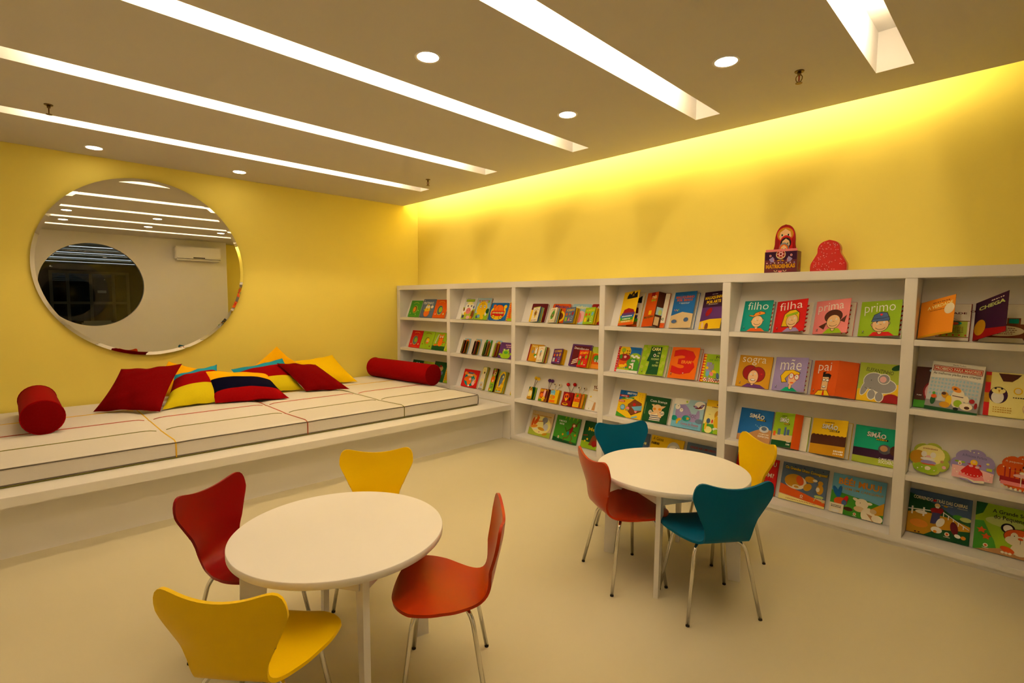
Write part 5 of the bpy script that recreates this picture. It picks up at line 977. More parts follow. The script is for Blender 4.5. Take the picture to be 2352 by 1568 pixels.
A['ladb'] = [E_(0.5, 0.48, 0.40, 0.44, 'R'), E_(0.44, 0.66, 0.24, 0.22, 'o'), E_(0.34, 0.66, 0.07, 0.10, 'm'), E_(0.54, 0.68, 0.07, 0.10, 'm'), P_([(0.28, 0.52), (0.62, 0.52), (0.45, 0.30)], 'y'), E_(0.80, 0.5, 0.08, 0.14, 'k'), E_(0.44, 0.12, 0.3, 0.09, 'y'), E_(0.44, 0.14, 0.2, 0.05, 'R')]
A['orab'] = [P_([(0.04, 0.40), (0.06, 0.98), (0.18, 0.90), (0.46, 0.96), (0.62, 0.98), (0.62, 0.40)], 'O'), E_(0.32, 0.80, 0.12, 0.09, 'g', 30), SQ(0.20, 0.64, 0.16, 0.05, 'e', 3), SQ(0.48, 0.66, 0.16, 0.05, 'e', 3), E_(0.24, 0.48, 0.06, 0.05, 'r'), B_(0.02, 0.05, 0.62, 0.38, 'y'), SQ(0.32, 0.28, 0.44, 0.05, 'x', 7), SQ(0.32, 0.17, 0.40, 0.05, 'x', 6), B_(0.66, 0.04, 0.80, 0.92, 'n'), B_(0.84, 0.04, 0.97, 0.90, 'x')]
A['white'] = [[E_(0.26 + 0.1 * (k % 3), 0.78 - 0.05 * (k // 3), 0.05, 0.02, 'n', 40 * k) for k in range(6)], SQ(0.36, 0.66, 0.3, 0.05, 'x', 4), E_(0.16, 0.44, 0.05, 0.028, 'y'), L_([(0.05, 0.33), (0.4, 0.28)], 0.008, 'S'), P_([(0.36, 0.02), (0.44, 0.28), (0.54, 0.28), (0.56, 0.02)], 'h'), E_(0.2, 0.06, 0.025, 0.018, 'X', 60)]
# flower-shaped books
A['fada'] = [E_(0.5, 0.62, 0.36, 0.30, 'Y'), E_(0.22, 0.5, 0.2, 0.22, 'x'), E_(0.42, 0.20, 0.30, 0.16, 'l'), SQ(0.5, 0.80, 0.36, 0.045, 'h', 10), E_(0.36, 0.62, 0.07, 0.09, 'w'), E_(0.58, 0.62, 0.07, 0.09, 'w'), E_(0.47, 0.54, 0.06, 0.06, 'F'), E_(0.46, 0.48, 0.18, 0.05, 'w'), E_(0.48, 0.38, 0.19, 0.06, 'v'), E_(0.48, 0.325, 0.18, 0.025, 'O'), E_(0.48, 0.39, 0.185, 0.055, 'v'), E_(0.48, 0.20, 0.07, 0.06, 'e'), STAR(0.80, 0.46, 0.06, 'h', 6, 0.5), E_(0.86, 0.30, 0.05, 0.05, 'F'), [E_(0.24 + 0.1 * k, 0.16 + 0.05 * (k % 2), 0.02, 0.02, 'e', n=8) for k in range(5)]]
A['princesa'] = [P_([(0.05, 0.10), (0.95, 0.10), (0.96, 0.36), (0.7, 0.42), (0.3, 0.46), (0.04, 0.46)], 'F'), T_('A Princesa Perfeita', 0.52, 0.78, 0.54, 0.075, 'd', -3, 0.0), E_(0.52, 0.60, 0.08, 0.09, 'y'), E_(0.52, 0.62, 0.035, 0.04, 's'), P_([(0.46, 0.54), (0.38, 0.50), (0.26, 0.34), (0.22, 0.24), (0.40, 0.20), (0.56, 0.16), (0.74, 0.20), (0.72, 0.34), (0.60, 0.50), (0.56, 0.54)], 'r'), P_([(0.22, 0.28), (0.20, 0.18), (0.42, 0.12), (0.58, 0.08), (0.78, 0.12), (0.73, 0.24), (0.56, 0.17), (0.40, 0.20)], 'f'), [E_(0.25 + 0.075 * k, 0.27 - 0.022 * k + 0.006 * k * k * 0.5, 0.014, 0.014, 'w', n=8) for k in range(7)], P_([(0.16, 0.14), (0.40, 0.10), (0.56, 0.02), (0.78, 0.05), (0.76, 0.12), (0.56, 0.08), (0.40, 0.13)], 'e'), E_(0.46, 0.50, 0.05, 0.035, 'F'), E_(0.60, 0.48, 0.05, 0.035, 'F'), P_([(0.36, 0.56), (0.46, 0.56), (0.44, 0.52)], 'r'), P_([(0.60, 0.56), (0.68, 0.56), (0.68, 0.50)], 'r'), B_(0.17, 0.48, 0.25, 0.60, 'e'), B_(0.195, 0.50, 0.225, 0.54, 'r'), E_(0.14, 0.58, 0.05, 0.025, 'l'), E_(0.28, 0.57, 0.05, 0.025, 'l'), E_(0.82, 0.62, 0.035, 0.03, 'Y'), B_(0.80, 0.42, 0.92, 0.50, 'X'), [E_(x, y, 0.018, 0.018, 'e', n=8) for x, y in ((0.10, 0.33), (0.16, 0.26), (0.9, 0.3), (0.86, 0.16), (0.42, 0.92), (0.5, 0.9), (0.6, 0.9))]]
A['pequena'] = [P_([(0.08, 0.2), (0.92, 0.16), (0.92, 0.30), (0.08, 0.36)], 'R'), [B_(0.16 + 0.10 * k, 0.34, 0.19 + 0.10 * k, 0.62, 'R') for k in range(8)], P_([(0.10, 0.14), (0.9, 0.10), (0.9, 0.20), (0.1, 0.24)], 'f'), T_('A pequena', 0.34, 0.78, 0.34, 0.07, 'e', -2, 0.0), E_(0.56, 0.66, 0.05, 0.05, 'N'), E_(0.56, 0.61, 0.04, 0.045, 'h'), L_([(0.3, 0.54), (0.78, 0.56)], 0.012, 'x'), E_(0.52, 0.50, 0.06, 0.035, 'e'), E_(0.52, 0.42, 0.18, 0.05, 'F'), L_([(0.50, 0.38), (0.50, 0.14)], 0.02, 'e'), [E_(0.14 + 0.09 * k, 0.07 - 0.01 * k, 0.03, 0.035, 'e', n=10) for k in range(6)], [E_(x, y, 0.016, 0.016, 'e', n=8) for x, y in ((0.14, 0.62), (0.26, 0.6), (0.2, 0.9), (0.24, 0.93), (0.5, 0.9))]]

# outlines ---------------------------------------------------------------
def scallop(n=7, d=0.13, sq=0.0):
    out = []
    for k in range(n * 8):
        t = 2 * math.pi * k / (n * 8)
        r = 0.5 * (1 - d + d * abs(math.sin(t * n / 2 + sq)) ** 0.6)
        out.append((0.5 + r * math.cos(t), 0.5 + r * math.sin(t)))
    return out
OL_BEAR = [(0.06, 0.0), (0.94, 0.0), (1.0, 0.06), (0.98, 0.30), (0.90, 0.40), (0.96, 0.56), (0.86, 0.68), (0.98, 0.78), (0.96, 0.92), (0.82, 0.99), (0.66, 0.97), (0.36, 0.99), (0.18, 0.97), (0.08, 0.86), (0.16, 0.72), (0.04, 0.58), (0.02, 0.30), (0.0, 0.06)]
OL_DOLPH = [(0.0, 0.0), (0.90, 0.0), (1.0, 0.08), (0.98, 0.22), (1.06, 0.34), (0.98, 0.44), (1.04, 0.58), (1.02, 0.76), (0.96, 0.92), (0.72, 1.0), (0.44, 0.96), (0.22, 0.84), (0.12, 0.62), (0.06, 0.40), (0.02, 0.20)]
OL_BUG = [(0.04, 0.0), (0.96, 0.0), (1.0, 0.06), (0.98, 0.34), (0.90, 0.62), (0.76, 0.84), (0.62, 0.97), (0.40, 0.98), (0.24, 0.84), (0.10, 0.60), (0.02, 0.34), (0.0, 0.06)]
OL_CAT = [(0.03, 0.0), (0.97, 0.0), (1.0, 0.05), (1.0, 0.90), (0.92, 0.98), (0.66, 0.90), (0.60, 1.0), (0.46, 0.94), (0.18, 0.92), (0.06, 1.0), (0.02, 0.88), (0.0, 0.05)]

# ------------------------------------------------------------------ the books on the shelves
def collect(art, acc):
    for it in flat(list(art)):
        if it[0] == 't': acc.add((it[1], it[8]))
acc = set()
for k in A: collect(A[k], acc)
acc |= {('MATRIOEHKAS', 0.05)}
bake_text(sorted(acc))

UP = Vector((0, math.sin(LEAN), math.cos(LEAN))); NO = Vector((0, -math.cos(LEAN), math.sin(LEAN)))
def book(label, x0, row, w, h, base, art, kind='closed', t=0.016, lay=0, rc=0.0, phi=14, page=None, outline=None, flap=None, back=None, angles=None, tilt=0, ant=None, backart=(), cat='book'):
    lift = (t - lay * 0.022) * math.tan(LEAN) + 0.0006
    loc = Vector((x0, RY[row], RZ[row])) + NO * lay * 0.022 + UP * lift
    root = empty('picture_book', loc, (math.pi / 2 - LEAN, 0, 0))
    if tilt: root.rotation_euler = (Matrix.Rotation(math.pi / 2 - LEAN, 3, 'X') @ Matrix.Rotation(R(tilt), 3, 'Z')).to_euler()
    tag(root, label, cat, 'picture books on the display shelves')
    ct = 0.0016 if kind != 'board' else 0.003
    art = A[art] if isinstance(art, str) else art
    bcol = back or base
    if kind in ('closed', 'board'):
        leaf('back_cover', root, w, h, ct, -t, bcol, (), outline, rc)
        m = 0.004 if kind == 'closed' else 0.0008
        ol = [((u - 0.5) * (1 - 2 * m / w) + 0.5, (v - 0.5) * (1 - 2 * m / h) + 0.5) for u, v in (outline or rrect(rc, w, h))]
        leaf('page_block', root, w, h, t - 2 * ct - 0.0002, -t + ct + 0.0001, M_PAGE, (), ol)
        leaf('front_cover', root, w, h, ct, -ct, base, art, outline, rc)
    elif kind == 'open':
        leaf('back_cover', root, w, h, ct, -t, bcol, (), None, rc)
        leaf('page_block', root, w - 0.003, h - 0.004, t - 2 * ct - 0.0006, -t + ct + 0.0001, M_PAGE, A[page] if page else ())
        fw = w * (0.62 if flap else 0.985)
        fc = leaf('front_cover', root, fw, h, ct, 0.0, base, art, None, rc)
        fc.location = (0, 0, -ct + 0.0002); fc.rotation_euler = (0, -R(phi), 0)
        if flap:
            fb, fa, fw2, psi = flap
            fl = leaf('cover_flap', fc, fw2, h, ct, 0.0, fb, A[fa] if fa else ())
            fl.location = (fw, 0, 0); fl.rotation_euler = (0, R(psi), 0)
    elif kind == 'fan':
        hs = backart[0] if backart else 1.0
        leaf('back_cover', root, w, h * hs, 0.003, -t, bcol, backart[1] if backart else (), None, rc)
        n = len(angles)
        for q, (an, colr, ar) in enumerate(angles):
            last = q == n - 1
            lf = leaf('front_cover' if last else 'board_page', root, w * (0.98 - 0.01 * q), h * (1 if not backart else 0.985), 0.0022, 0.0, colr, A[ar] if ar else (), outline if last else None, rc)
            lf.location = (0, 0, -t + 0.0036 + q * (t - 0.0036) / max(1, n)); lf.rotation_euler = (0, -R(an), 0)
    if ant:
        for sx, bx, bz, col, style in ant:
            st = leaf_stem(root, w, h, sx, bx, bz, col, style)
    return root
def leaf_stem(root, w, h, sx, bx, bz, col, style):
    p = [(sx * w, h * 0.86, -0.006), (sx * w + (bx - sx) * w * 0.25, h * 0.86 + bz * 0.45, -0.003), (bx * w, h * 0.86 + bz, -0.002)]
    st = MB().tube(fillet(p, 0.02), 0.0021, 6).build('antenna', ink('N' if style != 'eye' else 'q'), root)
    if style == 'eye':
        e = MB().ball((bx * w, h * 0.86 + bz + 0.008, -0.002), 0.015); e.build('bobble', ink('e'), st)
        MB().ball((bx * w - 0.001, h * 0.86 + bz + 0.007, 0.0095), 0.0065).build('pupil', ink('N'), st)
    else:
        MB().ball((bx * w, h * 0.86 + bz + 0.008, -0.002), 0.0175).build('bobble', ink(col), st)
    return st

# column 1
book('green book with a dragon in an oval, top shelf by the wall', 0.141, 1, 0.245, 0.219, 'g', 'dragon', t=0.014, back='X')
book('grey-blue book titled O PINTINHO with a hatching chick', 0.405, 1, 0.258, 0.238, 'U', 'pint', t=0.014)
book('red book with a turtle oval on the top shelf', 0.674, 1, 0.245, 0.232, 'O', 'turtle', t=0.014)
book('red book with a turtle oval on the second shelf', 0.151, 2, 0.243, 0.226, 'r', 'turtle', t=0.014)
book('olive green book with a lion in an oval', 0.402, 2, 0.244, 0.226, 'l', 'lion', t=0.014)
book('green book with an orange tiger', 0.652, 2, 0.250, 0.223, 'l', 'tiger', t=0.014)
book('green and yellow book half hidden behind the first divider', 0.912, 2, 0.138, 0.210, 'X', 'stripe', t=0.014)
book('green book mostly hidden behind the red bolster, left one', 0.155, 3, 0.235, 0.226, 'G', 'jungle2', t=0.014)
book('olive book mostly hidden behind the red bolster, middle one', 0.398, 3, 0.222, 0.225, 'X', 'jungle2', t=0.014)
book('dark green jungle book beside the right end of the red bolster', 0.626, 3, 0.250, 0.244, 'G', 'jungle', t=0.014)
book('dark yellow book behind the first divider, level with the bolster', 0.885, 3, 0.165, 0.22, 'x', 'stripe', t=0.014)
# column 2
book('board book with a cow face and pink muzzle', 1.222, 1, 0.212, 0.253, 'q', 'cow', t=0.018, back='N')
book('board book titled FILHOTES with a yellow cat', 1.442, 1, 0.224, 0.248, 'C', 'cat', t=0.018, back='N')
book('blue board book with a red bus', 1.688, 1, 0.264, 0.196, 'b', 'bus', 'board', t=0.016, rc=0.012)
book('orange striped book half hidden at the end of the top shelf', 1.965, 1, 0.148, 0.204, 'O', 'stripe', t=0.014)
fa = lambda cols, arts: [(6 + 7 * i, cc, aa) for i, (cc, aa) in enumerate(zip(cols, arts))]
book('fanned little board book with brown pages, first on the second shelf', 1.222, 2, 0.108, 0.150, 'x', 'stripe', 'fan', t=0.014, rc=0.012, back='C', angles=fa('xGoNhX', [None] * 6), backart=(1.2, [E_(0.5, 0.84, 0.26, 0.10, 'o')]))
book('fanned little board book with an orange sun, second on the shelf', 1.413, 2, 0.104, 0.150, 'x', 'stripe', 'fan', t=0.014, rc=0.012, back='C', angles=fa('xGRhNe', [None] * 6), backart=(1.22, [E_(0.5, 0.84, 0.30, 0.10, 'j'), E_(0.08, 0.92, 0.06, 0.05, 'y')]))
book('fanned little board book with green pages and a green sky', 1.587, 2, 0.104, 0.148, 'x', 'stripe', 'fan', t=0.014, rc=0.012, back='g', angles=fa('xnhGXl', [None] * 6), backart=(1.24, [P_([(0.25, 1), (0.85, 1), (0.7, 0.8), (0.4, 0.8)], 'C'), E_(0.5, 0.82, 0.16, 0.12, 'O')]))
book('fanned little board book beside the purple frog book', 1.749, 2, 0.094, 0.148, 'x', 'stripe', 'fan', t=0.014, rc=0.012, back='C', angles=fa('nxRhX', [None] * 5), backart=(1.25, [E_(0.5, 0.80, 0.30, 0.16, 'x'), E_(0.9, 0.86, 0.05, 0.05, 'y')]))
book('purple book with a lime green frog', 1.868, 2, 0.212, 0.170, 'p', 'frog', 'board', t=0.014, lay=1, rc=0.008)
book('red board book with an orange fox and a pink rabbit', 1.217, 3, 0.270, 0.205, 'r', 'bunny', 'board', t=0.018, rc=0.012, back='x')
for lab, x, w, h, col, art, ol in [('polar bear shaped board book', 1.517, 0.104, 0.258, 'e', 'bear', OL_BEAR), ('brown dog shaped board book', 1.685, 0.100, 0.256, 'l', 'dog', OL_BEAR), ('grey dolphin shaped board book', 1.797, 0.135, 0.234, 'y', 'dolph', OL_DOLPH)]:
    book(lab, x, 3, w, h, col, art, 'fan', t=0.016, outline=ol, angles=[(2, 'x', None), (6, 'L' if art != 'dog' else 'k', None), (12, col, art)], back='L', rc=0.01)
book('yellow board book half hidden at the end of the bolster-level shelf', 2.028, 3, 0.086, 0.13, 'y', 'stripe', 'board', t=0.014, rc=0.01)
# column 3
book('brown and yellow board book behind the flower book', 2.290, 1, 0.205, 0.189, 'm', 'brown', 'board', t=0.018, rc=0.01)
book('little white board book with a yellow flower', 2.336, 1, 0.128, 0.152, 'e', 'flower', 'fan', t=0.016, lay=1, angles=[(2, 'c', None), (5, 'X', None), (10, 'u', None), (16, 'e', 'flower')], back='y')
book('orange board book titled Macaco', 2.562, 1, 0.215, 0.189, 'O', 'macaco', 'board', t=0.018, rc=0.014)
book('little white board book with a green leaf', 2.560, 1, 0.122, 0.145, 'e', 'leaf', 'fan', t=0.016, lay=1, angles=[(2, 'y', None), (6, 'c', None), (10, 'e', None), (17, 'e', 'leaf')], back='N')
book('light blue board book titled elefante', 2.803, 1, 0.210, 0.189, 'C', 'elefante', 'board', t=0.018, rc=0.014)
book('grey-blue concept book titled FORMAS', 2.748, 1, 0.150, 0.150, 'U', 'formas', 'fan', t=0.016, lay=1, angles=[(2, 'x', None), (7, 'y', None), (14, 'U', 'formas')], back='y')
book('red board book at the end of the top shelf behind NÚMEROS', 3.021, 1, 0.160, 0.190, 'R', 'redA', 'board', t=0.018, rc=0.012)
book('lime concept book titled NÚMEROS', 2.972, 1, 0.142, 0.154, 'l', 'numeros', 'fan', t=0.016, lay=1, angles=[(2, 'x', None), (7, 'y', None), (14, 'l', 'numeros')], back='y')
book('orange book titled TOCA with a rabbit', 2.268, 2, 0.185, 0.174, 'x', 'toca', t=0.018, back='R')
book('little white board book with a brown bird', 2.413, 2, 0.122, 0.158, 'e', 'bird', 'fan', t=0.016, lay=1, angles=[(2, 'h', None), (6, 'R', None), (10, 'L', None), (18, 'e', 'bird')], back='y')
book('purple concept book titled CORES', 2.590, 2, 0.150, 0.146, 'p', 'cores', 'fan', t=0.016, angles=[(2, 'x', None), (5, 'y', None), (9, 'x', None), (15, 'p', 'cores')], back='y')
book('dark purple book titled Desculpe-me', 2.800, 2, 0.222, 0.209, 'p', 'desculpe', t=0.018, back='p')
book('red concept book titled ESTAMPAS', 2.912, 2, 0.142, 0.158, 'r', 'estampas', 'fan', t=0.016, lay=1, angles=[(2, 'x', None), (7, 'y', None), (14, 'r', 'estampas')], back='y')
book('lime and orange book half hidden beside Desculpe-me', 3.036, 2, 0.146, 0.198, 'y', 'yg', t=0.016)
bal = lambda c: [(0.55, 0.62, 0.103, c, 'b'), (0.62, 0.98, 0.098, c, 'b')]
book('bee shaped little book with yellow bobble antennae', 2.268, 3, 0.100, 0.124, 'y', 'beeb', 'fan', t=0.014, outline=OL_BUG, angles=[(3, 'X', None), (10, 'G', None), (20, 'y', 'beeb')], back='g', ant=bal('y'))
book('brown little book with purple bobble antennae', 2.417, 3, 0.128, 0.128, 'x', 'purb', 'fan', t=0.014, outline=OL_CAT, angles=[(3, 'm', None), (8, 'x', 'purb')], back='n', ant=[(0.80, 0.74, 0.095, 'p', 'b'), (0.86, 1.02, 0.094, 'p', 'b')])
book('blue monster little book with goggle eyes on stalks', 2.557, 3, 0.122, 0.134, 'x', 'blub', 'fan', t=0.014, outline=OL_CAT, angles=[(3, 'x', None), (8, 'y', 'blub')], back='x', ant=[(0.35, 0.35, 0.060, 'e', 'eye'), (0.55, 0.80, 0.060, 'e', 'eye')])
book('ladybird little book with red bobble antennae', 2.711, 3, 0.128, 0.132, 'n', 'ladb', 'fan', t=0.014, outline=OL_BUG, angles=[(3, 'R', None), (7, 'R', 'ladb')], back='m', ant=[(0.62, 0.28, 0.080, 'r', 'b'), (0.70, 0.88, 0.088, 'r', 'b')])
book('orange monster little book with goggle eyes on stalks', 2.846, 3, 0.134, 0.138, 'x', 'orab', 'fan', t=0.014, outline=OL_CAT, angles=[(3, 'X', None), (8, 'O', 'orab')], back='x', ant=[(0.38, 0.32, 0.060, 'e', 'eye'), (0.62, 0.80, 0.060, 'e', 'eye')])
book('tall white book with a small tree and yellow sun', 3.005, 3, 0.176, 0.285, 'w', 'white', t=0.012)
book('pale yellow book with a squirrel and a grey bird on the floor-level shelf', 2.226, 4, 0.290, 0.247, 'S', 'preoc', t=0.010)
book('green book titled O MACACO PINTOR', 2.555, 4, 0.290, 0.249, 'g', 'macp', t=0.010)
book('green book with a brown bear, behind the blue chair', 2.898, 4, 0.284, 0.250, 'G', 'me', t=0.010)
# column 4
book('yellow book with a big black hat, its cover standing open', 3.330, 1, 0.200, 0.298, 'y', 'hat', 'open', t=0.010, phi=19, page='hat_page')
book('orange book titled TRÊS, its cover folded into a peak', 3.556, 1, 0.200, 0.290, 'O', 'tres', 'open', t=0.010, phi=18, page='tres_page', flap=('N', 'tres_flap', 0.072, 62))
book('tall blue book with two lines of red letters on the top shelf', 3.798, 1, 0.200, 0.294, 'b', 'texto', 'open', t=0.010, phi=10)
book('tall black and purple book with yellow letters on the top shelf', 4.040, 1, 0.190, 0.292, 'P', 'arte', 'open', t=0.010, phi=15, back='R')
book('farm animals book with a red spotted spine', 3.305, 2, 0.222, 0.222, 'b', 'farm', 'board', t=0.012, rc=0.010, back='q')
book('green book titled CARA DE UM, FOCINHO DO OUTRO', 3.539, 2, 0.243, 0.251, 'l', 'cara', 'open', t=0.010, phi=8, back='X')
book('orange book with a giant red 3 and the word ERAM', 3.798, 2, 0.246, 0.250, 'o', 'eram', 'open', t=0.010, phi=8, back='O')
book('lime book with a grey cat and a red and yellow zigzag spine', 4.060, 2, 0.178, 0.216, 'l', 'mi', t=0.010)
book('colourful patchwork book of bright yellow, blue and red shapes', 3.326, 3, 0.244, 0.226, 'y', 'britto', t=0.014)
book('dark green square book titled Com licença', 3.578, 3, 0.222, 0.210, 'G', 'licenca', 'board', t=0.018)
book('light blue book with a purple whale', 3.836, 3, 0.245, 0.226, 'C', 'whale', 'board', t=0.018, rc=0.012)
book('yellow book with a duckling beside the whale book', 4.092, 3, 0.146, 0.250, 'Y', 'duck', t=0.012)
book('pale blue book on the bottom shelf left of the yellow goose book', 3.288, 4, 0.290, 0.247, 'U', 'blueB', t=0.010)
book('yellow book titled A Gansa on the bottom shelf', 3.596, 4, 0.289, 0.248, 'y', 'gansa', t=0.010)
book('blue-grey book titled ONDE HÁ UM URSO', 3.912, 4, 0.290, 0.248, 'U', 'onde', t=0.010)
# column 5
book('teal book titled filho', 4.346, 1, 0.202, 0.223, 't', 'filho', 'open', t=0.010, phi=7)
book('red book titled filha, its cover lifted', 4.563, 1, 0.220, 0.219, 'r', 'filha', 'open', t=0.010, phi=19, page=None, back='w')
book('salmon pink book titled prima, its cover lifted', 4.801, 1, 0.218, 0.221, 'f', 'prima', 'open', t=0.010, phi=19)
book('olive green book titled primo', 5.046, 1, 0.215, 0.220, 'l', 'primo', 'open', t=0.010, phi=13)
book('mustard book titled sogra', 4.327, 2, 0.222, 0.228, 'x', 'sogra', t=0.010)
book('lavender book titled mãe', 4.570, 2, 0.218, 0.231, 'v', 'mae', 'open', t=0.010, phi=12)
book('orange book titled pai with its cover flap opened out', 4.806, 2, 0.246, 0.228, 'O', 'pai', 'open', t=0.010, phi=16, flap=('O', 'pai_flap', 0.105, 34))
book('lime book titled ELEFANTINHO with a grey elephant', 5.056, 2, 0.206, 0.238, 'X', 'elef', 'board', t=0.012)
book('blue and sand coloured comic album marked ESPECIAL', 4.349, 3, 0.222, 0.230, 'b', 'simB', t=0.010, back='h')
book('green comic album with a folded orange flap', 4.580, 3, 0.220, 0.232, 'l', 'simG', 'open', t=0.010, phi=14, flap=('O', None, 0.050, 42))
book('yellow and brown comic album with its cover lifted', 4.814, 3, 0.221, 0.230, 'y', 'simY', 'open', t=0.010, phi=17)
book('teal green comic album titled O MAR PEDE SOCORRO', 5.051, 3, 0.214, 0.228, 'T', 'simT', t=0.010, back='X')
book('red book behind the yellow chair on the bottom shelf', 4.308, 4, 0.287, 0.252, 'r', 'cheg', t=0.010)
book('blue-grey book titled Os Grandes Ursos Conseguem', 4.622, 4, 0.280, 0.253, 'U', 'ursos', t=0.010)
book('light blue book titled BÉÉ! MUU!', 4.929, 4, 0.286, 0.249, 'c', 'bee2', t=0.010)
# column 6
book('orange book titled A VERDADE, its cover standing open', 5.334, 1, 0.218, 0.214, 'j', 'verdade', 'open', t=0.012, phi=42, page='verdade_page', back='R')
book('dark brown book titled CHEGA DE TV, its cover standing open', 5.568, 1, 0.235, 0.214, 'P', 'chega', 'open', t=0.012, phi=56, page='chega_page', back='R')
book('dark book with a ladybird half hidden behind the grey joke book', 5.333, 2, 0.200, 0.238, 'N', 'ladyd', t=0.012)
book('white and grey book titled PROIBIDO PARA MAIORES', 5.385, 2, 0.222, 0.282, 'w', 'proib', t=0.012, lay=1, tilt=-4)
book('pale yellow book with a penguin and round fruit animals', 5.628, 2, 0.245, 0.238, 'Y', 'peng', t=0.012)
sc = scallop()
book('yellow and green flower shaped board book', 5.328, 3, 0.184, 0.184, 'X', 'fada', 'board', t=0.014, outline=sc)
book('lilac and pink flower shaped board book titled A Princesa Perfeita', 5.512, 3, 0.184, 0.184, 'v', 'princesa', 'board', t=0.014, outline=sc)
book('red and pink flower shaped board book with a ballerina', 5.697, 3, 0.190, 0.188, 'O', 'pequena', 'board', t=0.020, outline=sc)
book('dark green book titled CORRENDO ATRÁS DAS CABRAS', 5.330, 4, 0.280, 0.253, 'u', 'correndo', t=0.010)
book('lime book titled A Grande Surpresa with a little tiger', 5.626, 4, 0.295, 0.256, 'l', 'surp', t=0.010)
# hearts on the inside pages of the family books
for lab in ('filha', 'prima', 'primo', 'mãe', 'filho'):
    rt = next(o for o in bpy.data.objects if o.get('label', '').find('titled ' + lab) >= 0)
    pg = next(c for c in rt.children if c.name.startswith('page_block'))
    col_ = 'r'
    xs_ = {'filha': 0.86, 'prima': 0.86, 'primo': 0.94, 'mãe': 0.90, 'filho': 0.95}[lab]
    w_, h_ = pg.dimensions[0], pg.dimensions[1]
    zt = max(v.co.z for v in pg.data.vertices)
    b = MB()
    for k in range(7):
        for dx in ((0, -0.12) if lab in ('filha', 'prima') else (0,)):
            q = HRT(xs_ + dx, 0.10 + 0.133 * k, 0.085, 'r')[1]
            b.add([(u * w_, v * h_, zt + 0.0002) for u, v in q][::-1], [tuple(range(len(q)))], ink('r'))
    b.build('heart_border', None, pg)

# ================================================================== ON TOP OF THE BOOKCASE
ZT = 1.6005
def doll(w, h, n=40):
    # matryoshka silhouette, base centre at (0,0)
    ys = [0.0, 0.10, 0.22, 0.34, 0.46, 0.58, 0.70, 0.80, 0.88, 0.94, 0.98, 1.0]
    xs_ = [0.48, 0.50, 0.495, 0.46, 0.385, 0.335, 0.33, 0.31, 0.265, 0.20, 0.115, 0.0]
    right = [(interp(ys, xs_, k / n) * w, k / n * h) for k in range(n + 1)]
    return right + [(-x, y) for x, y in right[::-1][1:]]
def plate(name, poly, t, m, parent, z0=0.0):
    return MB().prism(poly, z0, z0 + t, m=m).build(name, None, parent)
def face_parts(root, w, h, t, hood, hair, skin, band, band2, eyes=True, cy=0.795):
    parts = [('hood_border', E_(0, cy * h, 0.285 * w, 0.155 * h, hood)), ('hair', E_(0, cy * h, 0.262 * w, 0.14 * h, hair)), ('face', P_([(-0.20 * w, (cy - 0.04) * h), (-0.14 * w, (cy - 0.11) * h), (0, (cy - 0.135) * h), (0.14 * w, (cy - 0.11) * h), (0.20 * w, (cy - 0.04) * h), (0.16 * w, (cy + 0.05) * h), (0.0, (cy + 0.115) * h), (-0.16 * w, (cy + 0.05) * h)], skin))]
    for k, (nm, it) in enumerate(parts):
        z = t + 0.0003 * (k + 1)
        b = MB(); q = it[1]; b.add([(x, y, z) for x, y in q], [tuple(range(len(q)))], ink(it[2])); b.build(nm, None, root)
    b = MB()
    if eyes:
        for s in (-1, 1):
            for it, z in ((E_(s * 0.10 * w, (cy - 0.015) * h, 0.045 * w, 0.022 * h, 'w'), 0.0013), (E_(s * 0.10 * w, (cy - 0.012) * h, 0.030 * w, 0.022 * h, 'G'), 0.0015), (E_(s * 0.10 * w, (cy - 0.012) * h, 0.016 * w, 0.013 * h, 'k'), 0.0017)):
                b.add([(x, y, t + z) for x, y in it[1]], [tuple(range(len(it[1])))], ink(it[2]))
        b.build('eyes', None, root)
    b = MB()
    for k, cl in enumerate((band, band2)):
        for s in (-1, 1):
            q = [(s * 0.28 * w, (0.50 - 0.10 * k) * h), (s * 0.47 * w, (0.36 - 0.10 * k) * h), (s * 0.485 * w, (0.28 - 0.10 * k) * h), (s * 0.18 * w, (0.40 - 0.10 * k) * h)]
            b.add([(x, y, t + 0.0004) for x, y in (q if s > 0 else q[::-1])], [(3, 2, 1, 0)], ink(cl))
    b.build('shawl_band', None, root)
stand = lambda loc, lean=3: (loc, (math.pi / 2 - R(lean), 0, 0))
spec = [('largest nesting-doll shaped booklet with blond hair in the purple case', 4.568, -0.118, 0.195, 0.332, 'R', 'r', 'x', 's', 'O', 'g'),
        ('middle nesting-doll shaped booklet with black hair in the purple case', 4.578, -0.132, 0.130, 0.257, 'r', 'R', 'k', 's', 'R', 'R'),
        ('smallest nesting-doll shaped booklet with a grey hood in the purple case', 4.572, -0.146, 0.100, 0.208, 'a', 'U', 'o', 's', 'a', 'U')]
for lab, x, y, w, h, base, hood, hair, skin, b1, b2 in spec:
    root = empty('doll_booklet', (x, y, ZT + 0.004), (math.pi / 2 - R(2), 0, 0))
    tag(root, lab, 'booklet', 'nesting doll booklets')
    plate('board', doll(w, h), 0.010, ink(base), root)
    face_parts(root, w, h, 0.010, hood, hair, skin, b1, b2)
